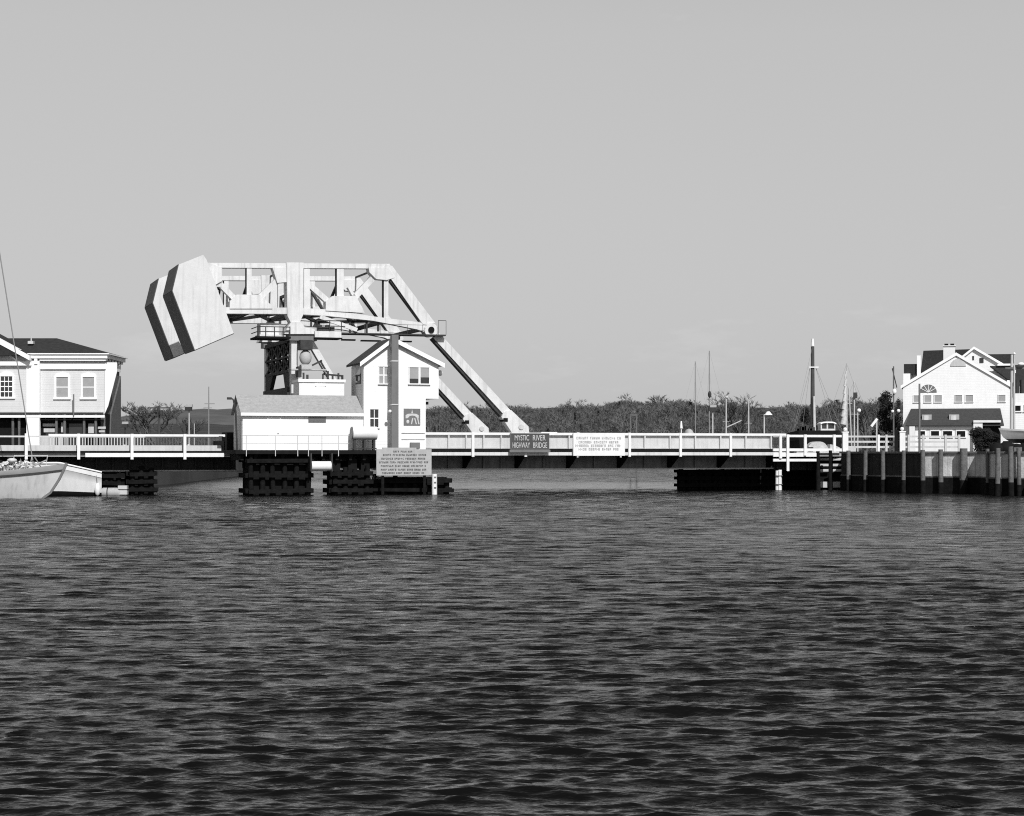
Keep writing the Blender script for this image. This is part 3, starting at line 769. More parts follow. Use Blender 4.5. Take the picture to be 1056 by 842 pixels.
# timber wharf wall: polyline bank running toward the viewer at the right
wp = [(21.2, 118.0), (23.9, 110.2)]
wharf_pts = [(21.0, 117.5), (22.6, 113.5), (24.3, 109.6), (27.3, 107.6), (27.0, 103.0), (29.3, 101.4), (29.0, 96.0), (32.0, 94.5), (32.0, 80.0)]
zc_ = EYE + (HY - 465.8) * 112 / F
wf = Thing('wharf_wall', 'timber wharf bulkhead with tall weathered piles and plank sheeting on the right shore', 'wharf', (24.0, 110.0, 0))
def seg_box(a, b_, off0, off1, ext=0.0):
    a, b_ = Vector((*a, 0)), Vector((*b_, 0)); d = (b_ - a).normalized(); nrm = Vector((d.y, -d.x, 0))   # outward (water side)
    if nrm.x > 0 and abs(nrm.x) > abs(nrm.y): nrm = -nrm
    if nrm.y > 0 and abs(nrm.y) >= abs(nrm.x): nrm = -nrm
    a = a - d * ext; b_ = b_ + d * ext
    pts = [a + nrm * off0, b_ + nrm * off0, b_ + nrm * off1, a + nrm * off1]
    return [(p.x, p.y) for p in pts]
low = MB(); capm = MB(); wale = MB()
zmid = EYE + (HY - 491.5) * 110 / F
for i in range(len(wharf_pts) - 1):
    a, b_ = wharf_pts[i], wharf_pts[i + 1]
    upm = MB().prism_z(seg_box(a, b_, -.15, 0), zmid, zc_ - .12)
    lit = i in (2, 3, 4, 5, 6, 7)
    wf.part('plank_sheeting', upm, M['plank'] if lit else M['darkplank'])  # segments turned from the sun get a painted dark copy of the planks
    low.prism_z(seg_box(a, b_, -.15, .06, ext=.03), -1.2, zmid - .05)
    capm.prism_z(seg_box(a, b_, -.5, .12, ext=.05), zc_ - .12, zc_)
    wale.prism_z(seg_box(a, b_, 0, .05), zmid - .05, zmid + .03)
wf.part('tidal_sheeting', low, M['timber'])
wf.part('cap', capm, M['pile'])
wf.part('wale', wale, M['pile'])
def on_wall(x):                    # where the sight line of column x meets the bank
    k = (x - CX) / F
    for i in range(len(wharf_pts) - 1):
        (xa, ya), (xb, yb) = wharf_pts[i], wharf_pts[i + 1]
        den = (xb - xa) - k * (yb - ya)
        if abs(den) < 1e-6: continue
        t = (k * ya - xa) / den
        if -.001 <= t <= 1.001: return xa + (xb - xa) * t, ya + (yb - ya) * t
    return None
for x, top, hgt in ((844.5, 1, .12), (857.5, 1, .12), (876, 0, .1), (893.5, 0, .1), (911.5, 0, .1), (933, 0, .1), (952.5, 0, .15), (971, 0, .2), (994.5, 2, .3), (1019, 0, .25), (1030, 0, .3), (1043, 0, .45), (1051, 0, .3)):
    p = on_wall(x)
    if p is None:
        Yp = 118.5 if x < 850 else 118.2; p = ((x - CX) / F * Yp, Yp)
    px, py = p[0] - .12, p[1] - .3
    r = random.uniform(.115, .15) if top != 2 else .24
    lean = random.uniform(-.07, .07)
    pm = MB().tube((px - lean, py, -1), (px, py, zc_ + hgt * .6), r * 1.05, r * .95, n=10)
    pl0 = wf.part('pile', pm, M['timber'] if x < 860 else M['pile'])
    wf.part('wet_foot', MB().tube((px - lean, py, -1), (px - lean * .4, py, zmid - .28 + random.uniform(-.1, .1)), r + .02, n=10), M['timber'], pl0)
# white planks between the first piles
pk = MB()
for (xa, xb) in ((846, 856), (859, 870)):
    for (ya, yb) in ((468.5, 471), (472.5, 475), (478.5, 481), (484, 486.5), (497, 503)):
        Yp = 119.0; (x0_, z1_), (x1_, z0_) = PW(xa, ya, Yp), PW(xb, yb, Yp); pk.box(x0_, x1_, Yp, Yp + .08, z0_, z1_)
x0_, _ = PW(842, 470, 119.2); x1_, _ = PW(876, 470, 119.2)
bk = MB().box(x0_, x1_, 119.35, 119.6, -1, zc_ - .1)
wf.part('plank_rack', pk, M['steel_panel'])
wf.part('back_boards', bk, M['timber'])

# land
def land(name, pts, z0, z1, m, label):
    me = MB().prism_z(pts, z0, z1)
    return lone(name, me, m, label, 'ground', (pts[0][0], pts[0][1], 0), kind='structure')
land('pavement', [(21.3, 117.6), (22.8, 113.7), (24.5, 109.8), (27.5, 107.8), (27.2, 103.2), (29.5, 101.6), (29.2, 96.2), (32.2, 94.7), (32.2, 80.0), (140, 80), (140, 330), (60, 330), (36, 240), (24, 150)], -1.2, zc_ - .1, M['asphalt'], 'paved wharf ground behind the timber bulkhead at the right')
land('ground', [(-140, 112.5), (-31.5, 112.5), (-27.0, 116.5), (-26.0, 140), (-34, 330), (-140, 330)], -1.2, 1.9, M['land'], 'low ground under the shop house on the left shore')

# wharf fence
wfz = zc_
ff = Thing('rail_fence', 'open three rail timber fence along the top of the wharf', 'fence', (23, 118, wfz))
Yf = 121.5
for x in (906, 914, 937, 952, 975, 989):
    X, _ = PW(x, 460, Yf); ff.part('post', MB().box(X - .07, X + .07, Yf - .08, Yf + .06, wfz - .1, EYE + (HY - 448.5) * Yf / F), M['white' if x < 910 else 'steel_panel'])
for ya, yb in ((449.5, 451.3), (454.8, 456.8), (460.2, 462.2)):
    (xa, z1_), (xb, z0_) = PW(874, ya, Yf), PW(990, yb, Yf); ff.part('rail', MB().box(xa, xb, Yf - .02, Yf + .04, z0_, z1_), M['steel_panel'])
for x, y0_, lab, dk_ in ((871.5, 446.5, 'thick white gate post at the bridge end of the wharf fence', 0), (930.2, 446, 'thick white post with dark pole behind it before the gabled house', 1)):
    (xa, zt_), (xb, _) = PW(x - 2.8, y0_, 120.8), PW(x + 2.8, y0_, 120.8)
    t = Thing('gate_post', lab, 'post', ((xa + xb) / 2, 120.8, wfz))
    t.part('shaft', MB().box(xa, xb, 120.6, 120.95, wfz - .1, zt_), M['white'])
    t.part('cap', MB().box(xa - .03, xb + .03, 120.57, 120.98, zt_, zt_ + .07), M['trim'])
    if dk_: t.part('back_board', MB().box(xa - .28, xa - .03, 120.8, 120.98, wfz - .1, zt_ + .15), M['black'])
    t.part('lamp', MB().ball(((xa + xb) / 2, 120.78, zt_ + .22), .13), M['lampglass'])

# ------------------------------------------------------------------ left shop house
YL = 121.0
def LX(x): return (x - CX) * YL / F
def LZ(y): return EYE + (HY - y) * YL / F
sh = Thing('shop_house', 'pale grey clapboard shop house with dark hipped roof and white cornice on the left shore', 'building', (LX(50), YL, 1.9))
x0, x1, xg = LX(-60), LX(107.5), LX(28)
dep = 4.6
zsk = LZ(427)
sh.part('wall', MB().box(LX(35), x1, YL, YL + dep, zsk, LZ(372)), M['clapgrey'])
gw = MB().box(x0, LX(35) - .004, YL - .25, YL + dep, zsk, LZ(372)); gw.prism([(x0, LZ(372)), (LX(30), LZ(372)), (LX(-16), LZ(344))], YL - .22, YL + dep)
sh.part('gable_wall', gw, M['clapgrey'])
sh.part('corner_board', MB().box(LX(28.5), LX(42), YL - .32, YL - .004, LZ(463), LZ(371)), M['trim'])

co = MB()                          # stepped cornice
co.box(LX(28), LX(112), YL - .2, YL + dep + .2, LZ(379), LZ(372.5)) if False else None
co.box(LX(36), x1 + .12, YL - .12, YL - .002, LZ(381), LZ(374.5))
co.box(x1 + .002, x1 + .12, YL, YL + dep, LZ(381), LZ(374.5))
co.box(LX(30), LX(112), YL - .42, YL + dep + .7, LZ(370), LZ(366))
co.box(LX(30) , LX(114), YL - .52, YL + dep + .9, LZ(366), LZ(364.9))
co.box(LX(30), LX(110), YL - .32, YL + dep + .5, LZ(372.5), LZ(370))
sh.part('cornice', co, M['trim'])
for x in (31.5, 38.5): sh.part('bracket', MB().box(LX(x) - .1, LX(x) + .1, YL - .40, YL - .33, LZ(376), LZ(370.1)), M['trim'])
for k in range(5): y = YL + .4 + k * .95; sh.part('bracket', MB().box(x1 + .12, LX(110), y, y + .2, LZ(374.5), LZ(370.1)), M['trim'])
rk = MB()
for s in (1, -1):
    xe = LX(34) if s > 0 else LX(-66); xp = LX(-16)
    rk.prism([(xp, LZ(340.5)), (xe, LZ(367.5)), (xe, LZ(372.5)), (xp, LZ(345.5))], YL - .9, YL + .2)
    rk.prism([(xp, LZ(347.5)), (xe - s * 1.0, LZ(371)), (xe - s * 1.0, LZ(373)), (xp, LZ(350))], YL - .4, YL + .19)
sh.part('rake_board', rk, M['trim'])
sh.part('gable_cornice', MB().box(x0, LX(34), YL - .5, YL - .22, LZ(377.5), LZ(373.4)), M['trim'])
# hipped roof
zr_, ze_ = LZ(348.5), LZ(364.9)
yf, ybk = YL - .5, YL + dep + .85
xl, xr_ = LX(-60), LX(113.6)
ym = (yf + ybk) / 2
ra, rb = (LX(4), ym, zr_ + .12), (LX(49), ym, zr_ + .12)
rv = [(xl, yf, ze_ + .003), (xr_, yf, ze_ + .003), (xr_, ybk, ze_ + .003), (xl, ybk, ze_ + .003), (xl, ym, zr_ + .12), rb]
sh.part('roof', MB().add(rv, [(0, 1, 5, 4), (1, 2, 5), (2, 3, 4, 5), (3, 0, 4), (3, 2, 1, 0)]), M['roofdark'])
gr_ = MB(); xp = LX(-16)           # ridge of the front gable running back
gr_.add([(LX(-66), YL - .85, LZ(369)), (xp, YL - .85, LZ(340.6)), (LX(33.5), YL - .85, LZ(367.2)), (LX(-66), YL + 3.5, LZ(369)), (xp, YL + 3.5, LZ(340.6)), (LX(33.5), YL + 3.5, LZ(367.2))],
        [(0, 1, 4, 3), (1, 2, 5, 4), (0, 2, 1), (3, 4, 5), (0, 3, 5, 2)])
sh.part('gable_roof', gr_, M['roofdark'])
vt = MB().box(LX(25), LX(30.5), ym - 1.6, ym - 1.2, LZ(354), LZ(351)).tube((LX(27.8), ym - 1.4, LZ(351)), (LX(27.8), ym - 1.4, LZ(346)), .05, n=6)
sh.part('roof_vent', vt, M['steel_panel'])
for (a, b_) in ((58.3, 70.3), (85.5, 97.3)):
    window(sh, LX(a), LX(b_), LZ(410), LZ(389), YL, .13, M['shade'], (1, 2), True)
window(sh, LX(2), LX(14), LZ(409.5), LZ(388.5), YL - .25, .13, None, (3, 4), True)
window(sh, LX(-32), LX(-20), LZ(409.5), LZ(388.5), YL - .25, .13, None, (3, 4), True)
sh.part('skirt_board', MB().box(x0, LX(109), YL - .34, YL - .26, LZ(431), LZ(428)).box(LX(42), LX(108), YL - .26, YL - .01, LZ(431), LZ(428)), M['trim'])
sh.part('storefront_eave', MB().box(x0, LX(108), YL - .4, YL - .345, LZ(427.6), LZ(425.6)), M['dark'])
g0_, g1_ = LZ(470), LZ(431)
sf = MB().box(x0, LX(108), YL + .35, YL + dep, 1.8, zsk - .01)
sh.part('storefront', sf, M['black'])
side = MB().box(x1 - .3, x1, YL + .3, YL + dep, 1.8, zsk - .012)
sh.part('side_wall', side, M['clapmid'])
sh.part('side_shade_cladding', MB().box(x1 + .001, x1 + .018, YL + .12, YL + dep - .02, zsk, LZ(381.2)), M['clapmid'])  # dark shingle paints the shade of the side wall
sh.part('flared_corner', MB().prism([(LX(107.9), LZ(374)), (LX(120.5), LZ(374)), (LX(120.5), LZ(384)), (LX(111.5), LZ(419)), (LX(107.9), LZ(427))], YL - .02, YL + .1), M['trim'])
for x in (13.5, 20, 58.5, 67, 87, 99): 
    sh.part('storefront_post', MB().box(LX(x) - .07, LX(x) + .07, YL - .1, YL + .05, 1.8, zsk - .02), M['pile'])
pn = MB()
for (xa, ya, xb, yb) in ((43, 437, 57, 440), (44, 442, 56, 446), (26, 438, 33, 441), (100, 440, 108, 442.5), (101, 444, 107, 446), (62, 436, 66, 446), (90, 437, 96, 447)):
    pn.box(LX(xa), LX(xb), YL + .27, YL + .345, LZ(yb), LZ(ya))
pn.box(LX(41), LX(68), YL + .2, YL + .34, 1.8, LZ(449.5))
sh.part('shop_panel', pn, M['steel_panel'])
for xa, xb in ((46, 55), (70, 86)): sh.part('shop_window', MB().box(LX(xa), LX(xb), YL + .3, YL + .348, LZ(461), LZ(437) if xa > 60 else LZ(447)), M['glass'])
sh.part('downspout', MB().tube((LX(77.5), YL - .42, LZ(429)), (LX(77.5), YL - .42, LZ(407)), .05, n=6), M['greypaint'])
# dark panel shaped as the shadow wedge on the side wall
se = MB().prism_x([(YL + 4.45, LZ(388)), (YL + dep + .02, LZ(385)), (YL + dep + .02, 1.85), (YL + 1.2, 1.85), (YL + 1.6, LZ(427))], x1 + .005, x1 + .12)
sh.part('shadow_wedge', se, M['clapmid'])

# ------------------------------------------------------------------ boats at the left
def hull_mesh(L, B, H, bow_rake=.9, sheer=.35, nst=22, flare=.82, stern=.7, keel=.25, sexp=2.6):
    """x forward, origin on the waterline at the stern; returns rows of half sections"""
    rows = []
    for i in range(nst + 1):
        t = i / nst
        w = (1 - (max(0, t - .45) / .55) ** 2.2) * (stern + (1 - stern) * min(1, t / .4))
        hb = B / 2 * w
        top = H * (1 + sheer * (max(0, t - .3) / .7) ** sexp + .08 * (1 - t))
        row = []
        for j, (fy, fz) in enumerate(((0, -keel), (.55, -keel * .6), (flare, .0), (flare + .05, .16), (.95, .55), (1.0, .80), (1.03, .82), (1.03, 1.0))):
            z = fz * top if fz > 0 else fz * (1 if t < .9 else 1 - (t - .9) / .1)
            fy = fy ** (1 + 2.6 * t ** 3) if 0 < fy < 1 else fy
            xx = t * L + bow_rake * (max(0, z) / H) ** .6 * t ** 6
            fyy = fy if t < .98 else 0
            row.append((xx, hb * fyy, z))
        rows.append(row)
    return rows
def hull_parts(t, rows, place, split=((0, 2, 'dark'), (2, 5, 'hull'), (5, 8, 'hullgrey')), names=('boot_top', 'hull', 'sheer_strake')):
    for (a, b_, mname), nm in zip(split, names):
        m = MB(); k = b_ - a + (1 if b_ < 8 else 0)
        js = list(range(a, min(b_ + 1, 8)))
        nj = len(js)
        for sgn in (1, -1):
            vs = []; fs = []
            for r in rows:
                for j in js: vs.append((r[j][0], sgn * r[j][1], r[j][2]))
            for i in range(len(rows) - 1):
                for j in range(nj - 1):
                    q = (i * nj + j, (i + 1) * nj + j, (i + 1) * nj + j + 1, i * nj + j + 1)
                    fs.append(q if sgn < 0 else q[::-1])
            m.add(vs, fs, True)
        st_ = [(rows[0][j][0], rows[0][j][1], rows[0][j][2]) for j in js] + [(rows[0][j][0], -rows[0][j][1], rows[0][j][2]) for j in reversed(js)]
        m.add(st_, [tuple(range(len(st_)))])
        m.v = [place(p) for p in m.v]
        t.part(nm, m, M[mname])
    dk = MB(); n = len(rows)
    vs = [(r[7][0], s * r[7][1] * .96, r[7][2] - .06) for r in rows for s in (1, -1)]
    dk.add(vs, [(2 * i, 2 * i + 1, 2 * i + 3, 2 * i + 2) for i in range(n - 1)])
    dk.v = [place(p) for p in dk.v]
    t.part('deck', dk, M['canvas'])
def placer(x, y, ang, heel=0):
    ca, sa = math.cos(ang), math.sin(ang)
    return lambda p: (x + p[0] * ca - p[1] * sa, y + p[0] * sa + p[1] * ca, p[2])
YA = 96.5
# boat A: bow to the right, nearly broadside, mostly outside the frame
La = 11.0
bx, by = (46 - CX) * YA / F, YA
pa = placer(bx - La * math.cos(.10) - .1, by - La * math.sin(.10), .10)
ba = Thing('sailing_boat', 'white fishing sailboat with grey sheer band and cluttered foredeck, bow at the frame edge', 'boat', (*pa((5, 0, 0))[:2], 0))
rowsA = hull_mesh(La, 3.2, 1.3, bow_rake=1.0, sheer=.42, sexp=4.0)
hull_parts(ba, rowsA, pa, ((0, 2, 'dark'), (2, 5, 'dimhull'), (5, 8, 'hullgrey')))  # hull tone lowered to paint the shading of the bow
stm = MB()
for j in range(2, 7):
    p_, q_ = rowsA[-1][j], rowsA[-1][j + 1]
    stm.beam(pa((p_[0], -.05, p_[2])), pa((q_[0] + .01, -.05, q_[2] + .01)), .18, .12)
ba.part('stem', stm, M['greypaint'])  # grey strip painted for the shaded edge of the bow
ba.part('rub_rail', (lambda m: m)(MB().add([pa((r[5][0], s * (r[5][1] + .04), r[5][2] + dz)) for r in rowsA for s in (-1,) for dz in (-.04, .05)], [(2 * i, 2 * i + 2, 2 * i + 3, 2 * i + 1) for i in range(len(rowsA) - 1)])), M['dark'])
cl = MB()
for k in range(22):
    x = random.uniform(5.4, 10.0); y = random.uniform(-1.0, .5) * (1.05 - max(0, x - 7.5) / 4)
    z = 1.5 + random.uniform(0, .62); s = random.uniform(.10, .34)
    cl.ball(pa((x, y, z + s * .3)), s * 1.1, s * .8, s * random.uniform(.3, .75), 9, 6)
rc = random.Random(31)
for k in range(900):
    x = rc.uniform(5.0, 10.5); y = rc.uniform(-1.05, .4) * (1.05 - max(0, x - 7.5) / 4); z = 1.45 + .62 * rc.random() ** 1.5 * (1.15 if x < 8.5 else .7)
    c0_ = Vector(pa((x, y, z))); d1 = Vector((rc.uniform(-1, 1), rc.uniform(-1, 1), rc.uniform(-.5, 1))).normalized() * rc.uniform(.06, .24); d2 = d1.orthogonal().normalized() * rc.uniform(.04, .15)
    cl.add([c0_ - d2, c0_ + d2, c0_ + d1 + d2 * .5, c0_ + d1 - d2 * .4], [(0, 1, 2, 3)])
ba.part('stowed_sail', cl, M['canvas'])
gx = MB()
for k in range(22):
    x = random.uniform(6.4, 9.9); y = random.uniform(-.8, .2); s = random.uniform(.07, .2)
    gx.ball(pa((x, y, 1.65 + random.uniform(0, .45))), s, s, s * .6, 8, 6)
ba.part('deck_gear', gx, M['black'])
bxm = MB()
for (x, y, w_, d_, h_) in ((6.0, -.4, .9, .7, .5), (7.4, -.3, .7, .5, .42), (8.5, -.1, .45, .4, .32)):
    p = pa((x, y, 0)); bxm.box(p[0] - w_ / 2, p[0] + w_ / 2, p[1] - d_ / 2, p[1] + d_ / 2, 1.55, 1.75 + h_)
ba.part('deck_box', bxm, M['hull'])
mp_ = pa((7.1, 0, 0)); mast_top = 23.7
ba.part('mast', MB().tube((mp_[0], mp_[1], 1.4), (mp_[0], mp_[1], mast_top), .11, .07, n=10), M['spar'])
bow = pa((11.2, 0, 1.7))
tp = Vector((mp_[0], mp_[1], mast_top))
# forestay runs from the stem head to the mast, which stands outside the frame
ba.part('forestay', MB().tube(pa((10.55, 0, 1.6)), tuple(tp), .034, n=6), M['rope'])
pul = MB()
for x in (9.5, 10.4, 11.15): pul.tube(pa((x, -.35 if x < 11 else 0, 1.6)), pa((x + .1, -.35 if x < 11 else 0, 2.25)), .018, n=5)
pul.tube(pa((9.6, -.35, 2.25)), pa((10.5, -.35, 2.25)), .018, n=5).tube(pa((10.5, -.35, 2.25)), pa((11.25, 0, 2.25)), .018, n=5)
ba.part('pulpit', pul, M['steel'])
anc = MB().tube(pa((10.2, -.2, 1.55)), pa((11.2, -.1, 2.0)), .04, n=6).tube(pa((10.6, -.25, 2.2)), pa((10.9, .2, 1.6)), .035, n=6)
ba.part('anchor', anc, M['hullgrey'])
# boat B: white stern toward the bridge
YBt = 102.2
pb = lambda p: ((104.0 - CX) * YBt / F - p[0] * math.cos(.26) - p[1] * math.sin(.26), YBt - p[0] * math.sin(.26) + p[1] * math.cos(.26), p[2])
bb2 = Thing('moored_boat', 'white hulled boat with dark boot stripe moored behind the fishing sailboat', 'boat', ((85 - CX) * YBt / F, YBt, 0))
rowsB = hull_mesh(5.2, 2.4, 1.15, bow_rake=.3, sheer=.08, stern=.9, flare=.8)
rowsB = [[(p[0], -p[1], p[2] + (.25 * min(p[0], 2.2) * min(1, max(0, p[2]) / 1.0))) for p in r] for r in rowsB]
hull_parts(bb2, rowsB, pb, ((0, 3, 'black'), (3, 6, 'hull'), (6, 8, 'hull')), ('boot_top', 'hull', 'bulwark'))
rl = MB()
for i in range(len(rowsB) - 1):
    a, b_ = rowsB[i][7], rowsB[i + 1][7]
    for s in (1, -1): rl.tube(pb((a[0], s * a[1], a[2] + .08)), pb((b_[0], s * b_[1], b_[2] + .08)), .05, n=6)
bb2.part('cap_rail', rl, M['white'])
cbn = MB(); p = pb((2.6, 0, 0)); cbn.box(p[0] - .9, p[0] + .9, p[1] - .6, p[1] + .6, 1.1, 1.75); bb2.part('cabin', cbn, M['black'])
fd = Thing('boat_fender', 'white hanging boat fender at the stern of the moored boat', 'fender', (pb((-.12, .9, 0))[0], pb((0, -1.0, 0))[1], .35))
q = pb((-.1, 0, 0)); 
fd.part('bumper', MB().ball((q[0], YBt - 1.25, .38), .16, .16, .36), M['white'])
fd.part('line', MB().tube((q[0], YBt - 1.25, .7), (q[0] - .1, YBt - 1.15, 1.2), .015, n=5), M['rope'])
dg_ = Thing('float_drum', 'pale floating drum in the water beside the moored boat', 'float', ((114.5 - CX) * 103.5 / F, 103.5, 0))
c = dg_.off
dg_.part('shell', MB().tube((c[0] - .45, c[1], .15), (c[0] + .45, c[1], .15), .28, n=16).ball((c[0] - .45, c[1], .15), .12, .27, .27).ball((c[0] + .45, c[1], .15), .12, .27, .27), M['boardsign'])
dg_.part('strap', MB().tube((c[0] - .2, c[1], .15), (c[0] - .14, c[1], .15), .29, n=16), M['dark'])
ld = Thing('light_block', 'small pale box float on the pile bent behind the floating drum', 'float', ((127 - CX) * 103.5 / F, 103.5, .3))
c = ld.off; ld.part('shell', MB().box(c[0] - .25, c[0] + .25, 103.3, 103.7, .05, .55), M['steel_panel']); ld.part('strap', MB().box(c[0] - .26, c[0] + .26, 103.29, 103.71, .3, .35), M['dark'])

# ------------------------------------------------------------------ right houses
YR = 182.0
RX = lambda x: (x - CX) * YR / F
RZ = lambda y: EYE + (HY - y) * YR / F
gz = zc_ - .1
wh = Thing('gabled_house', 'large white clapboard house with broad gable, fanlight and dark porch roof at the wharf', 'building', (RX(985), YR, gz))
dep = 14.0
wl = MB().prism([(RX(932.5), gz), (RX(1039), gz), (RX(1039), RZ(398)), (RX(986), RZ(366)), (RX(932.5), RZ(398))], YR, YR + dep)
wh.part('wall', wl, M['clap'])
rf = MB()
for xa, ya, xb, yb in ((986, 364.5, 930.5, 397.8), (986, 364.5, 1041.5, 398)):
    rf.prism([(RX(xa), RZ(ya + 1.6)), (RX(xb), RZ(yb + 1.6)), (RX(xb), RZ(yb)), (RX(xa), RZ(ya))], YR - .06, YR + dep)
wh.part('roof', rf, M['roofdark'])
rk = MB()
for xa, ya, xb, yb in ((986, 363.8, 930, 397.5), (986, 363.8, 1042, 397.8)):
    rk.prism([(RX(xa), RZ(ya + 3.2)), (RX(xb), RZ(yb + 3.2)), (RX(xb), RZ(yb)), (RX(xa), RZ(ya))], YR - .16, YR - .062)
wh.part('rake_board', rk, M['trim'])
lun = [(RX(988) + .75 * math.cos(math.pi * i / 10), RZ(378) + .75 * math.sin(math.pi * i / 10)) for i in range(11)]
wh.part('gable_louvre', MB().prism(lun, YR - .06, YR), M['steel_panel'])
for a, b_ in ((943.2, 949.8), (954, 961), (964.2, 971.5), (985, 992), (995.5, 1002.8), (1028, 1035)):
    window(wh, RX(a), RX(b_), RZ(414.8), RZ(407.8), YR, .05, M['shade'], (1, 1))
fanf = [(RX(958) + .82 * math.cos(math.pi * i / 12), RZ(404.6) + .78 * math.sin(math.pi * i / 12)) for i in range(13)]
fo = wh.part('fanlight', MB().prism(fanf, YR - .06, YR), M['greypaint'])
fan2 = MB()
for i in range(1, 6):
    a = math.pi * i / 6; fan2.beam((RX(958), YR - .07, RZ(404.6)), (RX(958) + .8 * math.cos(a), YR - .07, RZ(404.6) + .76 * math.sin(a)), .05, .05)
wh.part('glazing_bar', fan2, M['trim'], fo)
wh.o.rotation_euler.z = math.radians(-13.5)
# chimney
chm = wh.part('chimney', MB().box(RX(973), RX(985), YR + 3, YR + 4.2, RZ(385), RZ(355.5)).box(RX(972.4), RX(985.6), YR + 2.9, YR + 4.3, RZ(355.5), RZ(354.6)), M['white'])
for a, b_ in ((974, 978), (980, 984)): wh.part('chimney_pot', MB().box(RX(a), RX(b_), YR + 3.2, YR + 4, RZ(354.6), RZ(352.6)), M['black'], chm)
# porch
YP = YR - 2.2
pr = MB(); s_ = YP / YR
porch = [(YR, RZ(421.5)), (YR, RZ(438)), (YP - .3, RZ(438.5)), (YP - .3, RZ(437))]
x_l, x_r = RX(934), RX(1030)
m = MB().add([(RX(940.5), YR, RZ(421.5)), (RX(1030), YR, RZ(421.5)), (RX(1033), YP - .3, RZ(438.8)), (RX(935.5), YP - .3, RZ(438.8)), (RX(940.5), YR, RZ(440)), (RX(1030), YR, RZ(440)), (RX(1033), YP - .3, RZ(440)), (RX(935.5), YP - .3, RZ(440))],
             [(3, 2, 1, 0), (0, 4, 7, 3), (1, 2, 6, 5), (2, 3, 7, 6), (4, 5, 6, 7), (0, 1, 5, 4)])
wh.part('porch_roof', m, M['roofmid'])
for a, b_ in ((952, 961.5), (979, 989)):
    dm = MB().box(RX(a), RX(b_), YP + .5, YR - .02, RZ(436.8), RZ(428)); d = wh.part('dormer', dm, M['boardsign'])
    wh.part('pane', MB().box(RX(a) + .15, RX(b_) - .3, YP + .46, YP + .5, RZ(436), RZ(429)), M['steel'], d)
wh.part('porch_beam', MB().box(RX(945), RX(1003), YP, YP + .3, RZ(443.2), RZ(440.1)), M['trim'])
wh.part('porch_wall', MB().box(RX(945), RX(1003), YP + .1, YR - .01, gz, RZ(443.3)).box(RX(1003), RX(1012), YP - .4, YR - .01, gz, RZ(435)).box(RX(1003), RX(1030), YP - .5, YR - .01, RZ(436.5), RZ(434.2)), M['white'])
for a, b_ in ((949.5, 955), (961, 969), (973, 982), (986.5, 995)):
    window(wh, RX(a), RX(b_), RZ(451), RZ(445), YP + .1, .08, M['black'], (1, 1))
wh.part('porch_post', MB().box(RX(939.5), RX(945), YP - .4, YP, gz, RZ(440.2)), M['white'])
wh.part('porch_shade_block', MB().box(RX(1012.2), RX(1030), YP + .4, YR - .01, gz, RZ(436.6)), M['black'])  # solid black block stands in for the shade inside the porch

# the rear wing with the dark roof
YH = 205.0
HX = lambda x: (x - CX) * YH / F
HZ = lambda y: EYE + (HY - y) * YH / F
rw = Thing('rear_house', 'taller house with black mansard roof rising behind the white gabled house', 'building', (HX(985), YH, gz))
rw.part('wall', MB().box(HX(934), HX(1044), YH + .02, YH + 10, gz, HZ(386)), M['clap'])
rw.part('roof', MB().prism([(HX(950), HZ(386)), (HX(953), HZ(361.5)), (HX(1000), HZ(360.5)), (HX(1003), HZ(386))], YH, YH + 9), M['roofdark'])
rw.part('side_dormer', MB().box(HX(933.5), HX(947), YH - 1, YH + 3, HZ(386), HZ(375.5)), M['roofdark'])
rw.part('corner_board', MB().box(HX(946.8), HX(950.5), YH - 1.3, YH - .1, HZ(390), HZ(367)), M['trim'])
rw.part('dormer_cheek', MB().box(HX(933), HX(940), YH - 1.4, YH - 1.01, HZ(397), HZ(385.5)), M['trim'])
gb = MB().prism([(HX(975), HZ(384)), (HX(1003.5), HZ(361.5)), (HX(1036), HZ(381)), (HX(1036), HZ(400)), (HX(975), HZ(400))], YH - 3, YH - .02)
g_ = rw.part('cross_gable', gb, M['clap'])
rk = MB()
for xa, ya, xb, yb in ((1003.5, 359.5, 973, 384), (1003.5, 359.5, 1037, 380)):
    rk.prism([(HX(xa), HZ(ya + 2.6)), (HX(xb), HZ(yb + 2.6)), (HX(xb), HZ(yb)), (HX(xa), HZ(ya))], YH - 3.3, YH - 3.001)
rw.part('rake_board', rk, M['trim'], g_)
rw.part('gable_window', MB().box(HX(1009), HX(1013), YH - 3.06, YH - 3, HZ(376), HZ(371)).box(HX(1002), HX(1003.6), YH - 3.06, YH - 3, HZ(373), HZ(369)), M['glass'], g_)
rw.part('side_roof', MB().prism([(HX(1012), HZ(366.2)), (HX(1044), HZ(366.2)), (HX(1044), HZ(378)), (HX(1030), HZ(378))], YH - .5, YH + 8), M['roofdark'])
rw.part('lower_roof', MB().prism([(HX(1019), HZ(380.5)), (HX(1042), HZ(380.5)), (HX(1044), HZ(394)), (HX(1036), HZ(394))], YH - 6, YH - 3.4), M['roofmid'])
rw.part('eave_trim', MB().box(HX(1026), HX(1043), YH - 6.2, YH - 3.4, HZ(380.4), HZ(378.5)), M['trim'])

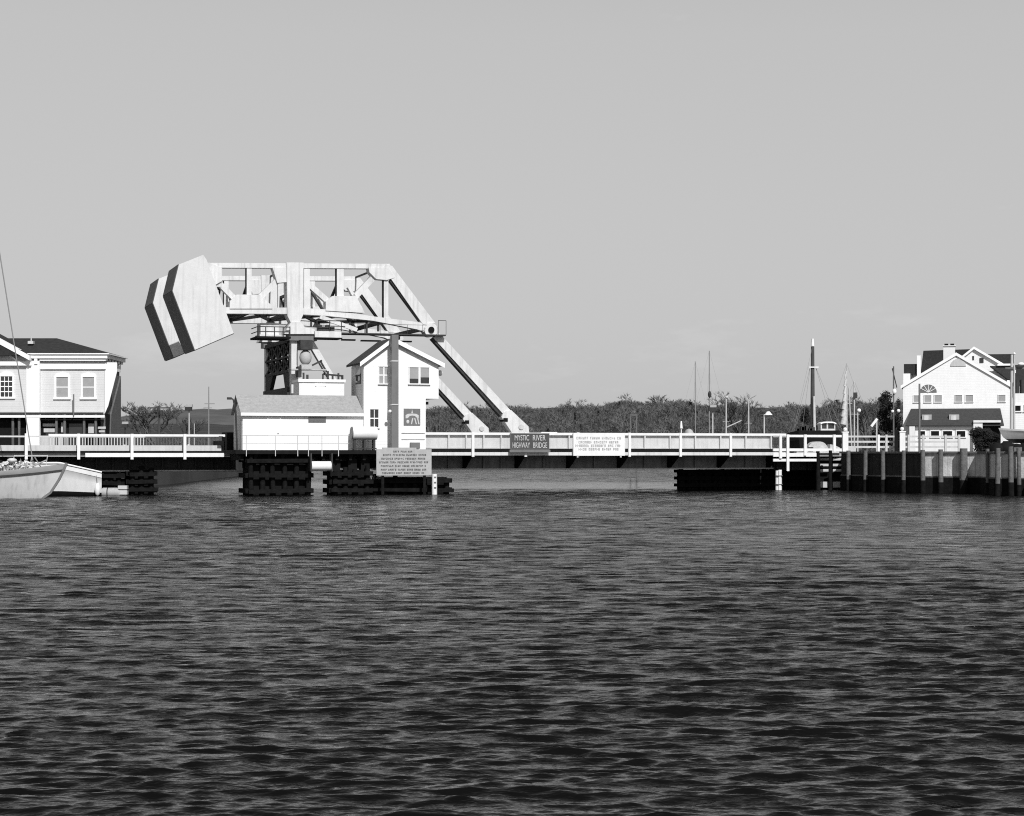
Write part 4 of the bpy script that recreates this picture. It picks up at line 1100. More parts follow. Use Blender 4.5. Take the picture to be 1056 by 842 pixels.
rw.o.rotation_euler.z = math.radians(-13.5)
YQ = 150.0
QX = lambda x: (x - CX) * YQ / F
QZ = lambda y: EYE + (HY - y) * YQ / F
rh = Thing('cottage', 'white cottage with dark roof cut by the right frame edge behind the utility pole', 'building', (QX(1065), YQ, gz))
rh.part('wall', MB().box(QX(1043.5), QX(1100), YQ, YQ + 8, gz, QZ(392)), M['clap'])
rh.part('roof', MB().add([(QX(1042), YQ - .4, QZ(393)), (QX(1101), YQ - .4, QZ(393)), (QX(1101), YQ + 4, QZ(374)), (QX(1046), YQ + 4, QZ(374)), (QX(1042), YQ + 8.4, QZ(393)), (QX(1101), YQ + 8.4, QZ(393))], [(0, 1, 2, 3), (3, 2, 5, 4), (0, 3, 4), (1, 5, 2), (0, 4, 5, 1)]), M['roofdark'])
for a, b_ in ((1047, 1053), (1057, 1063)): window(rh, QX(a), QX(b_), QZ(424), QZ(418.5), YQ, .08, M['black'], (1, 1))

rh.o.rotation_euler.z = math.radians(-16)
# utility pole with transformers
up = Thing('utility_pole', 'tall pale utility pole with crossarm and two dark transformers at the right edge', 'utility pole', (34.0, 126, gz))
Yu = 126.0; ux = lambda x: (x - CX) * Yu / F; uz = lambda y: EYE + (HY - y) * Yu / F
up.o.location = (ux(1043), Yu, gz); up.off = (ux(1043), Yu, gz)
up.part('shaft', MB().tube((ux(1043), Yu, gz), (ux(1043.5), Yu, uz(366)), .13, .09, n=10), M['spar'])
up.part('crossarm', MB().box(ux(1036), ux(1058), Yu - .2, Yu - .08, uz(381), uz(379)), M['pile'])
for x in (1047.5, 1053): up.part('transformer', MB().tube((ux(x), Yu - .3, uz(406)), (ux(x), Yu - .3, uz(392)), .17, n=12), M['dark'])
up.part('insulator', MB().box(ux(1045.5), ux(1047), Yu - .15, Yu - .05, uz(385), uz(379)), M['white'])
up.part('lamp', MB().ball((ux(1051.5), Yu - .4, uz(376)), .24, .16, .12), M['lampglass'])
wr = MB()
for (xa, ya) in ((1036.5, 379), (1057.5, 379)):
    pass
# second slim mast right of it
t = Thing('flag_pole', 'slim white pole standing directly right of the transformer pole', 'pole', (ux(1046), 118, gz))
Yq = 118.0; X = (1046 - CX) * Yq / F
t.off = (X, Yq, gz); t.o.location = t.off
t.part('shaft', MB().tube((X, Yq, gz), (X, Yq, EYE + (HY - 366) * Yq / F), .07, .05, n=8), M['spar'])
t.part('finial', MB().ball((X, Yq, EYE + (HY - 366) * Yq / F + .06), .09), M['white'])

# skiff and dark gear on the wharf
Yk = 112.0
KX = lambda x: (x - CX) * Yk / F
KZ = lambda y: EYE + (HY - y) * Yk / F
sk = Thing('skiff', 'pale grey skiff laid up on trestles on the wharf at the right edge', 'boat', (KX(1046), Yk, gz))
rowsK = hull_mesh(4.2, 1.5, .5, bow_rake=.35, sheer=.35)
zk0 = KZ(453)
pk_ = lambda p: (KX(1030) + 4.6 - p[0], Yk + p[1], zk0 + p[2])
rowsK = [[(p[0], -p[1], p[2]) for p in r] for r in rowsK]
hull_parts(sk, rowsK, pk_, ((0, 2, 'dark'), (2, 6, 'boardsign'), (6, 8, 'steel_panel')), ('bottom', 'hull', 'gunwale'))
ts = MB()
for x in (1038, 1056):
    u = KX(x); ts.box(u - .06, u + .06, Yk - .6, Yk + .6, zk0 - .28, zk0 - .12); ts.beam((u, Yk - .5, gz), (u, Yk - .35, zk0 - .2), .09, .09); ts.beam((u, Yk + .5, gz), (u, Yk + .35, zk0 - .2), .09, .09)
sk.part('trestle', ts, M['timber'])
def leaf_clump(mb, c, rx, ry, rz, n, s, rr):
    for k in range(n):
        a = rr.gauss(0, 1), rr.gauss(0, 1), rr.gauss(0, 1); l = math.sqrt(sum(q * q for q in a)) or 1
        r = rr.uniform(.45, 1.0)
        p = Vector((c[0] + a[0] / l * rx * r, c[1] + a[1] / l * ry * r, c[2] + a[2] / l * rz * r))
        d = Vector((rr.uniform(-1, 1), rr.uniform(-1, 1), rr.uniform(-.6, 1))).normalized() * s * rr.uniform(.6, 1.4)
        e = d.orthogonal().normalized() * s * .4
        mb.add([p - e, p + e, p + d], [(0, 1, 2)])
rr = random.Random(4)
bush = Thing('evergreen_shrub', 'dark evergreen shrub on the wharf before the porch of the gabled house', 'shrub', (KX(1018), 113.2, gz))
fm = MB()
for k in range(22): leaf_clump(fm, (KX(1018) + rr.uniform(-.62, .62), 113.2 + rr.uniform(-.5, .5), gz + rr.uniform(.2, 1.35)), .36, .36, .3, 330, .1, rr)
bush.part('foliage', fm, M['needle']); bush.part('stem', MB().tube((KX(1018), 113.2, gz), (KX(1018), 113.2, gz + 1.0), .06, .03, n=6), M['bark'])
pile_ = Thing('tarped_gear', 'dark heap of tarped gear under the laid up skiff', 'gear', (KX(1040), 110.6, gz))
tm = MB()
for x, w_, h_ in ((1022, .5, .42), (1032, .55, .5), (1042, .5, .4), (1052, .6, .45)): tm.ball((KX(x), 110.6, gz + h_ * .45), w_, .45, h_, 12, 7)
pile_.part('tarp', tm, M['black'])
pile_.part('crate', MB().box(KX(1036), KX(1044), 109.9, 110.3, gz, gz + .35), M['pile'])

# ------------------------------------------------------------------ masts, lamps, poles behind the bridge
def pole(name, cat, label, x, ytop, Y, r, m, base=1.0, r1=None, group=None):
    X = (x - CX) * Y / F
    t = Thing(name, label, cat, (X, Y, base), False, group)
    t.part('shaft', MB().tube((X, Y, base), (X, Y, EYE + (HY - ytop) * Y / F), r, r1 or r * .7, n=8), M[m])
    return t, X, Y
def zat(y, Y): return EYE + (HY - y) * Y / F
def xat(x, Y): return (x - CX) * Y / F

def yacht(label, x, Y, L, H, ang, hullm, mast_y, mastm, r=.09, cabin=True, sail=False, top=None, spread=None, masts=None, furl=False, bands=None, xm=None):
    """moored yacht beyond the bridge: hull, cabin, mast(s), boom and rigging"""
    X = xat(x, Y)
    t = Thing('moored_yacht', label, 'boat', (X, Y, 0))
    ca, sa = math.cos(ang), math.sin(ang)
    rows = [[(p[0], -p[1], p[2]) for p in r_] for r_ in hull_mesh(L, L * .28, H, .6, .25, 14)]
    pl = lambda p: (X + (p[0] - L * .55) * ca - p[1] * sa, Y + (p[0] - L * .55) * sa + p[1] * ca, p[2])
    hull_parts(t, [[(p[0], -p[1], p[2]) for p in r_] for r_ in rows], pl, ((0, 2, 'dark'), (2, 6, hullm), (6, 8, hullm)), ('boot_top', 'hull', 'gunwale'))
    if cabin:
        c = MB(); c.prism([(-L * .2, H), (L * .12, H), (L * .09, H + .45), (-L * .2, H + .5)], -L * .08, L * .08)
        c.v = [(X + p[0] * ca - p[1] * sa, Y + p[0] * sa + p[1] * ca, p[2]) for p in c.v]
        t.part('cabin', c, M['white'])
    zt_ = zat(mast_y, Y)
    mast = t.part('mast', MB().tube((X, Y, H), (X, Y, zt_), r, r * .65, n=8), M[mastm])
    bm = MB().tube((X, Y, H + .9), (X - L * .38 * ca, Y - L * .38 * sa, H + 1.1), .06, n=6)
    t.part('boom', bm, M['spar'])
    rg = MB(); zs = H + (zt_ - H) * .62
    for (px_, zt2) in ((L * .5, zt_), (-L * .5, zt_)):
        rg.tube((X + px_ * ca, Y + px_ * sa, H), (X, Y, zt2), .011, n=4)
    for s in (1, -1): rg.tube((X + s * L * .13, Y, H), (X, Y, zs + (zt_ - zs) * .6), .011, n=4)
    t.part('rigging', rg, M['rope'])
    sp = MB().tube((X - L * .07, Y, zs), (X + L * .07, Y, zs), .03, n=5)
    t.part('spreader', sp, M['spar'])
    return t, X, Y
t, X, Y = yacht('moored sloop with thin grey mast, the left one of two close masts', 717, 305, 9, .9, .3, 'white', 373, 'rope', .1)
t, X, Y = yacht('moored ketch whose taller mast carries a dark radar bulge halfway up', 731.5, 310, 10.5, 1.0, .35, 'hullgrey', 362, 'rope', .115)
t.part('radar', MB().ball((X + .05, Y, zat(407, Y)), .3, .3, .6).box(X - .4, X + .4, Y - .25, Y + .25, zat(420, Y), zat(418.5, Y)), M['dark'])
t, X, Y = yacht('moored sloop with short pale mast and raised boom', 748.8, 300, 8, .8, .1, 'white', 409, 'spar', .16)
t.part('derrick', MB().tube((X + .1, Y, zat(441, Y)), (X + 2.5, Y, zat(434, Y)), .1, n=6).ball((X + .1, Y, zat(410, Y)), .24), M['spar'])
t, X, Y = yacht('moored sloop with plain pale mast right of the raised boom', 772, 302, 8, .8, .15, 'white', 412, 'spar', .16)
# schooner with the tall dark mast, seen nearly end on
Ys = 150.0
t = Thing('schooner', 'black hulled schooner seen end on with tall dark mast and white masthead', 'boat', (xat(838, Ys), Ys, 0))
X, Y = xat(838, Ys), Ys
rows = hull_mesh(15, 4.4, 3.85, .8, .12, 16)
xm_ = xat(843.5, Ys)
hull_parts(t, rows, lambda p: (xm_ + p[1] + .12 * (p[0] - 5), Ys - 4 + p[0], p[2]), ((0, 2, 'dark'), (2, 6, 'black'), (6, 8, 'black')), ('boot_top', 'hull', 'bulwark'))
t.part('mast', MB().tube((X, Y, 3), (X, Y, zat(357, Y)), .21, .14, n=10), M['darkspar'])
t.part('masthead', MB().tube((X, Y, zat(357.5, Y)), (X, Y, zat(349.5, Y)), .145, .1, n=8), M['white'])
t.part('crosstree', MB().box(X - .32, X + .45, Y - .25, Y - .15, zat(379.6, Y), zat(378.4, Y)), M['white'])
t.part('lower_mast', MB().tube((X + .12, Y - .35, 3), (X + .06, Y - .3, zat(409, Y)), .13, .11, n=8), M['spar'])
sr = MB()
for dx in (-1.9, -1.3, 1.3, 1.9): sr.tube((X + .4 + dx, Y - .3, zat(443, Y)), (X + (.25 if dx > 0 else -.2), Y, zat(379, Y)), .014, n=4)
sr.tube((X, Y, zat(357, Y)), (X - 2.0, Y - 3, zat(443, Y)), .012, n=4)
t.part('shroud', sr, M['rope'])
cx0, cx1 = xat(844.5, Ys), xat(860.5, Ys); zd = zat(444, Ys); zt2 = zat(436.5, Ys)
t.part('deckhouse', MB().box(cx0 + .03, cx1 - .06, Ys - .75, Ys + .75, 3.2, zd + .12).box(cx0 + .5, cx0 + .62, Ys - .76, Ys + .76, zd + .12, zt2).box(cx0 + .03, cx0 + .12, Ys - .76, Ys + .76, zd + .12, zt2).box(cx1 - .15, cx1 - .06, Ys - .76, Ys + .76, zd + .12, zt2), M['steel_panel'])
n = 8
arc = [(cx0 + (cx1 - cx0) * i / n, zat(435.2 + 1.6 * (2 * i / n - 1) ** 4, Ys)) for i in range(n + 1)]
arc += [(cx0 + (cx1 - cx0) * (n - i) / n, zat(436.6 + 1.2 * (2 * i / n - 1) ** 4, Ys)) for i in range(n + 1)]
t.part('deckhouse_roof', MB().prism(arc, Ys - .9, Ys + .9), M['trim'])
t.part('deckhouse_glass', MB().box(cx0 + .12, cx1 - .15, Ys - .7, Ys + .7, zd + .12, zt2 - .01), M['glass'])
gm = MB()
for k in range(9):
    x = xat(random.uniform(818, 836), Ys); w_ = random.uniform(.06, .2); gm.box(x - w_, x + w_, Ys - 1.2, Ys - .8 + .1 * k, zd - .1, zd + random.uniform(.1, .42))
gm.beam((xat(816, Ys), Ys - 2, zd + .3), (xat(834, Ys), Ys - 2, zd + .4), .05, .05)
t.part('deck_gear', gm, M['dark'])
# white launch seen between the railing posts
Yc = 134.0
cc = Thing('launch', 'white motor launch with rounded canopy seen between the right railing posts', 'boat', (xat(845, Yc), Yc, 0))
rowsC = hull_mesh(4.0, 1.9, 2.3, .4, .25, 14)
hull_parts(cc, rowsC, lambda p: (xat(820, Yc) + p[0], Yc + p[1], p[2]), ((0, 2, 'dark'), (2, 6, 'white'), (6, 8, 'steel_panel')), ('boot_top', 'hull', 'gunwale'))
cv_ = MB(); cvx = xat(842, Yc)
arcp = [(cvx - .8 + 1.6 * i / 10, 2.6 + .6 * (1 - abs(2 * i / 10 - 1) ** 3.2)) for i in range(11)] + [(cvx + .8, 2.2), (cvx - .8, 2.2)]
cv_.prism(arcp, Yc - .7, Yc + .7); cv_.prism([(cvx + .85, 2.2), (cvx + 1.7, 2.2), (cvx + 1.6, 2.75), (cvx + 1.2, 2.95), (cvx + .9, 3.0)], Yc - .6, Yc + .6)
cc.part('canopy', cv_, M['canvas'])
cc.part('side_window', MB().box(xat(832, Yc), xat(837, Yc), Yc - .74, Yc - .4, 2.5, 2.8), M['glass'])
# furled sails
for x, ytop, ybot, w0, Y_, lab in ((873.2, 375, 438, .42, 170, 'moored sloop with loose pale furled sail wrapped along its mast'), (881, 393, 440, .2, 172, 'moored sloop with short white mast beside the furled sail')):
    t, X, Y = yacht(lab, x, Y_, 7, .9, .2, 'white', ytop, 'spar', .09)
    if w0 > .3:
        fs = MB()
        for k in range(7):
            a, b_ = k / 7, (k + 1) / 7
            fs.tube((X - .15 - .2 * (1 - a), Y - .1, zat(ybot + (ytop + 8 - ybot) * a, Y)), (X - .05 - .2 * (1 - b_), Y - .1, zat(ybot + (ytop + 8 - ybot) * b_, Y)), w0 * (1 - a) * .55 + .06, w0 * (1 - b_) * .55 + .05, n=9)
        t.part('furled_sail', fs, M['canvas'])
        t.part('second_spar', MB().tube((X + .55, Y, 1), (X + .2, Y, zat(400, Y)), .06, n=6), M['spar'])
    else: t.part('mast_gear', MB().box(X - .1, X + .25, Y - .2, Y, zat(411, Y), zat(405, Y)), M['dark'])

def lamp_post(label, x, yhead, Y, base, kind, m='steel_panel'):
    t, X, Y = pole('street_lamp', 'street lamp', label, x, yhead, Y, .06, m, base)
    z = zat(yhead, Y)
    if kind == 'cone':
        t.part('lamp_shade', MB().tube((X + .3, Y, z - .05), (X + .3, Y, z + .2), .3, .1, n=12), M['lampglass']); t.part('arm', MB().tube((X, Y, z), (X + .35, Y, z + .22), .03, n=5), M['dark'])
    elif kind == 'box':
        t.part('lamp_head', MB().box(X - .28, X + .2, Y - .2, Y + .2, z - .05, z + .22), M['dark']); t.part('lamp_cap', MB().box(X - .2, X + .25, Y - .15, Y + .15, z + .22, z + .4), M['boardsign'])
    else:
        t.part('lamp_globe', MB().ball((X + .1, Y, z + .1), .16), M['lampglass'])
    if kind != 'globe': t.part('pedestal', MB().box(X - .12, X + .12, Y - .12, Y + .12, base, base + 1.2), M['white'])
lamp_post('street lamp with dark boxy head standing behind the bridge railing', 735, 423.5, 131, 2.0, 'box')
lamp_post('street lamp with white cone shade behind the end of the leaf girder', 788, 427.5, 131, 2.0, 'cone')
lamp_post('street lamp with white globe right of the furled sail', 884.5, 425, 140, 1.8, 'globe')
lamp_post('street lamp with dark boxy head left of the machinery house', 195, 423, 134, 1.8, 'box')
lamp_post('small street lamp with boxy head beside the shop house corner', 129, 440.5, 140, 1.8, 'box', 'dark')

# signal mast left of the gabled house
t, X, Y = pole('signal_mast', 'mast', 'slim signal mast with clustered white fittings left of the gabled house', 921.5, 378, 140, .07, 'pile', gz)
t.part('fitting', MB().ball((X + .05, Y - .1, zat(404, Y)), .16, .12, .22).ball((X + .35, Y - .1, zat(424, Y)), .14).ball((X - .1, Y - .1, zat(424.5, Y)), .12), M['lampglass'])
t.part('yard', MB().tube((X - .1, Y, zat(380, Y)), (X + .25, Y, zat(400, Y)), .04, n=5), M['dark'])
t, X, Y = pole('wooden_pole', 'pole', 'dark wooden pole standing before the left windows of the gabled house', 948.2, 396, 119.5, .075, 'greypaint', gz, .06)
t.part('step', MB().box(X - .12, X + .12, Y - .05, Y + .05, zat(440, Y), zat(439, Y)), M['dark'])
t, X, Y = pole('wooden_pole', 'utility pole', 'dark wooden utility pole in front of the bare left tree', 164, 418.5, 150, .13, 'darkspar', 1.8)
t.part('crossarm', MB().box(X - .9, X + .9, Y - .06, Y + .06, zat(421.5, Y), zat(420.2, Y)), M['darkspar'])
t.part('transformer', MB().tube((X + .2, Y - .2, zat(428, Y)), (X + .2, Y - .2, zat(423.5, Y)), .18, n=10), M['dark'])
t, X, Y = pole('radio_mast', 'mast', 'tall thin mast with two crossarms left of the machinery house', 215.3, 399, 175, .09, 'rope', 1.0, .04)
t.part('crossarm', MB().box(X - .4, X + .55, Y - .04, Y + .04, zat(417, Y), zat(416.2, Y)).box(X - .5, X + .3, Y - .04, Y + .04, zat(421.2, Y), zat(420.5, Y)), M['rope'])
pole('slim_pole', 'pole', 'short slim pale pole just right of the dark boxy lamp', 200.3, 437, 136, .04, 'steel_panel', 1.8)
# twin post ladder frame
Yn = 160.0
tf2 = Thing('ladder_frame', 'pale frame of two posts joined at the top on the far shore', 'frame', (xat(653, Yn), Yn, .5))
for x in (650.3, 656.5): tf2.part('post', MB().box(xat(x, Yn) - .06, xat(x, Yn) + .06, Yn, Yn + .12, -1, zat(428, Yn)), M['pile'])
tf2.part('crossbar', MB().box(xat(649.8, Yn), xat(657, Yn), Yn - .03, Yn + .15, zat(429, Yn), zat(427.4, Yn)), M['pile'])
dmb = Thing('white_dome_tent', 'small pale domed boat cover behind the bridge railing', 'boat cover', (xat(710.5, 150), 150, 0))
dmb.part('cover', MB().ball((xat(710.5, 150), 150, zat(448, 150) - .1), .42, .8, .55), M['boardsign'])
dmb.part('hull', MB().box(xat(704, 150), xat(717, 150), 149.2, 150.8, .0, zat(448, 150)), M['hull'])
t, X, Y = pole('small_marker', 'marker', 'small white cone marker above the railing left of the domed cover', 702.5, 440, 150, .06, 'white', 0)
t.part('cone', MB().tube((X, Y, zat(442, Y)), (X, Y, zat(434.5, Y)), .13, .06, n=8), M['lampglass'])
t = Thing('crane_arm', 'small white slanting davit arm right of the moored sloops', 'davit', (xat(902, 140), 140, gz))
X = xat(904, 140)
t.part('column', MB().tube((X, 140, gz), (X, 140, zat(432, 140)), .06, n=6), M['steel_panel'])
t.part('arm', MB().beam((xat(898.5, 140), 140, zat(440, 140)), (xat(904.5, 140), 140, zat(432, 140)), .14, .18), M['white'])
pl_ = MB().box(xat(613, 0) if False else U(556, 1), U(572.5, 1), .6, 1.4, zt + .03, zt + .13)
lone('stowed_plank', pl_, M['white'], 'white plank lying on top of the leaf girder above the dark sign', 'plank', (U(564, 1), 1, zt + .03), True)

# ------------------------------------------------------------------ bare trees
def grow(mb, p, d, l, r, lev, rr, maxlev, twigs=True, tw=.02):
    q = p + d * l
    mb.tube(p, q, r, r * .68, n=5 if lev < 2 else 3, caps=False)
    if lev >= maxlev:
        if twigs:
            for k in range(4):
                t = rr.uniform(.2, 1.0); b = p.lerp(q, t)
                e = (d + Vector((rr.uniform(-.8, .8), rr.uniform(-.8, .8), rr.uniform(-.3, .7)))).normalized() * l * rr.uniform(.6, 1.1)
                s = e.orthogonal().normalized() * tw
                mb.add([b - s, b + s, b + e], [(0, 1, 2)])
        return
    n = rr.randint(2, 3) + (1 if lev == 0 else 0)
    for k in range(n):
        nd = (d + Vector((rr.uniform(-1, 1), rr.uniform(-1, 1), rr.uniform(-.25, .6))) * (.62 + .08 * lev)).normalized()
        b = q if k == 0 else p.lerp(q, rr.uniform(.55, 1))
        grow(mb, b, nd, l * rr.uniform(.66, .86), r * .62, lev + 1, rr, maxlev, twigs, tw)
def bare_tree(label, x, Y, base, ytop, seed, lev=6, group=None, w=1.0):
    rr = random.Random(seed); H = zat(ytop, Y) - base; X = xat(x, Y)
    mb = MB()
    tr = MB().tube((X, Y, base - .2), (X, Y, base + H * .26), H * .028, H * .022, n=9)
    for k in range(4):
        nd = Vector((rr.uniform(-.75, .75) * w, rr.uniform(-.7, .7), 1)).normalized()
        grow(mb, Vector((X, Y, base + H * (.17 + .03 * k))), nd, H * .2, H * .02, 1, rr, lev, True, H * .0032)
    zmax = max(v[2] for v in mb.v); f = H / (zmax - base)
    mb.v = [(X + (v[0] - X) * f * w, Y + (v[1] - Y) * f, base + (v[2] - base) * f) for v in mb.v]
    t = Thing('bare_tree', label, 'tree', (X, Y, base), False, group)
    t.part('trunk', tr, M['bark']); t.part('crown', mb, M['bark'])
bare_tree('leafless round headed tree left of centre behind the left approach span', 160, 185, 1.8, 412, 3, 6, w=1.5)
bare_tree('small leafless tree between the round tree and the radio mast', 186, 190, 1.8, 424, 8, 5, w=1.2)
bare_tree('tall leafless tree standing above the woods behind the raised boom', 763, 420, 2, 402, 5, 6, w=1.2)
bare_tree('leafless tree behind the furled sail, lower than its neighbours', 894, 300, 2, 409, 11, 6, w=1.4)

def evergreen(label, x, Y, base, ytop, wpx, seed):
    rr = random.Random(seed); X = xat(x, Y); H = zat(ytop, Y) - base; R = wpx * Y / F / 2
    t = Thing('evergreen_tree', label, 'tree', (X, Y, base))
    t.part('trunk', MB().tube((X, Y, base - .2), (X, Y, base + H * .9), H * .025, H * .006, n=7), M['bark'])
    f = MB()
    for k in range(46):
        h = rr.uniform(.12, 1.0); r = R * (1.05 - h) ** .75 * rr.uniform(.3, 1.0); a = rr.uniform(0, 6.28)
        leaf_clump(f, (X + r * math.cos(a), Y + r * math.sin(a), base + H * h * .97), R * .3, R * .3, H * .07, 70, R * .13, rr)
    t.part('crown', f, M['needle'])
evergreen('broad dark evergreen tree left of the gabled house', 914, 215, gz, 405, 34, 2)
evergreen('narrow dark evergreen at the left flank of the gabled house', 926, 200, gz, 412, 16, 6)
evergreen('dark evergreen behind the black hulled schooner', 831, 330, 1, 420, 22, 9)

# far wood: one mass of leafless trees along the far bank
def variant(seed):
    rr = random.Random(seed); mb = MB(); H = 1.0
    mb.tube((0, 0, -.05), (0, 0, .4), .014, .01, n=4, caps=False)
    for k in range(3):
        nd = Vector((rr.uniform(-.5, .5), rr.uniform(-.5, .5), 1)).normalized()
        grow(mb, Vector((0, 0, .1 + .08 * k)), nd, .24, .011, 2, rr, 4, True, .0085)
    v = np.array(mb.v); v[:, 2] *= 1.0 / v[:, 2].max()
    return v, mb.f
def variant_conifer(seed):
    rr = random.Random(seed); mb = MB()
    mb.tube((0, 0, -.05), (0, 0, .9), .014, .004, n=4, caps=False)
    for k in range(170):
        h = rr.uniform(.1, 1); r = .2 * (1.03 - h); a = rr.uniform(0, 6.28)
        leaf_clump(mb, (r * math.cos(a) * .6, r * math.sin(a) * .6, h * .97), .05, .05, .03, 2, .05, rr)
    return np.array(mb.v), mb.f
VAR = [variant(s) for s in range(20, 29)]; VARC = [variant_conifer(s) for s in (40, 41)]
def hill_z(X, Y):
    t = max(0, min(1, (Y - 540) / 330)); t = t * t * (3 - 2 * t)
    xx = X / max(Y, 1) * F + CX
    s = 1.0 if xx > 430 else max(.42, 1 - (430 - xx) / 300)
    return -.6 + ((18.0 + 1.8 / (1 + math.exp(-(xx - 650) / 25))) * s + 1.2 * math.sin(X * .013 + 1) + .8 * math.sin(X * .041)) * t + max(0, Y - 860) * .03
def scatter(variants, n, x0, x1, ya, yb, hmin, hmax, seed):
    rr = random.Random(seed); V = []; FF = []; base = 0
    for k in range(n):
        Y = ya + (yb - ya) * (rr.random() ** .8); px = rr.uniform(x0, x1); X = xat(px, Y)
        v, f = rr.choice(variants); h = rr.uniform(hmin, hmax) * (1.45 if rr.random() < .05 else 1) * (.42 if px < 300 else 1.0) * (1 + .18 * math.sin(px * .03) + .12 * math.sin(px * .11))
        a = rr.uniform(0, 6.28); c, s = math.cos(a), math.sin(a); w = rr.uniform(1.2, 2.0)
        q = np.empty_like(v); q[:, 0] = (v[:, 0] * c - v[:, 1] * s) * h * w + X; q[:, 1] = (v[:, 0] * s + v[:, 1] * c) * h * w + Y; q[:, 2] = v[:, 2] * h + hill_z(X, Y)
        V.append(q); FF += [tuple(i + base for i in fc) for fc in f]; base += len(v)
    return np.concatenate(V), FF
def mass(name, v, f, m, label):
    me = bpy.data.meshes.new(name); me.from_pydata(v.tolist(), [], f); me.materials.append(m); me.update()
    o = bpy.data.objects.new(name, me); COL.objects.link(o); tag(o, label, 'woods', None, 'stuff')
v, f = scatter(VAR, 5200, -40, 1100, 555, 930, 4.2, 6.4, 1)
mass('woods', v, f, M['woods'], 'dense leafless woods along the far bank of the river')
v, f = scatter(VARC, 130, 440, 1100, 600, 900, 3, 5.2, 2)
mass('woods', v, f, M['needle'], 'scattered dark evergreens among the leafless woods on the far bank')

# hills and far bank
hm = MB(); nx, ny = 90, 26
for j in range(ny + 1):
    Y = 535 + (1500 - 535) * (j / ny) ** 1.3
    for i in range(nx + 1):
        X = -700 + 1400 * i / nx
        hm.v.append((X, Y, hill_z(X, Y) + (random.uniform(-.6, .6) if j > 2 else 0)))
for j in range(ny):
    for i in range(nx):
        a = j * (nx + 1) + i; hm.f.append((a, a + 1, a + nx + 2, a + nx + 1)); hm.smooth.append(True)
o = hm.build('hills', M['hill']); tag(o, 'low wooded hillside along the far bank', 'hillside', None, 'structure')
# distant hill at the left
dh = MB(); nx, ny = 50, 8
for j in range(ny + 1):
    for i in range(nx + 1):
        X = -620 + 700 * i / nx; Y = 1700 + 500 * j / ny
        e = math.exp(-((X + 330) / 190) ** 2) + .75 * math.exp(-((X + 60) / 150) ** 2)
        dh.v.append((X, Y, -1 + 44 * e * math.sin(math.pi * min(1, .05 + j / ny * .9)) + 4 + random.uniform(-.8, .8)))
for j in range(ny):
    for i in range(nx):
        a = j * (nx + 1) + i; dh.f.append((a, a + 1, a + nx + 2, a + nx + 1)); dh.smooth.append(True)
o = dh.build('hills', M['farhill']); tag(o, 'distant rounded hill beyond the left shore', 'hillside', None, 'structure')

GROUPS = {'moored_yacht': 'yachts moored beyond the bridge', 'street_lamp': 'street lamps behind the bridge', 'bridge_pier': 'dark timber piers of the bridge',
          'marker_pile': 'white marker piles', 'gate_post': 'white gate posts of the wharf fence', 'notice_board': 'notice boards on the bridge', 'approach_span': 'approach spans of the bridge',
          'wooden_pole': 'dark wooden poles', 'bare_tree': 'leafless trees', 'evergreen_tree': 'evergreen trees near the gabled house', 'fender_standard': 'pale standards on the fender'}
for o in S.objects:
    if o.parent is None and 'label' in o:
        k = o.name.split('.')[0]
        if k in GROUPS: o['group'] = GROUPS[k]
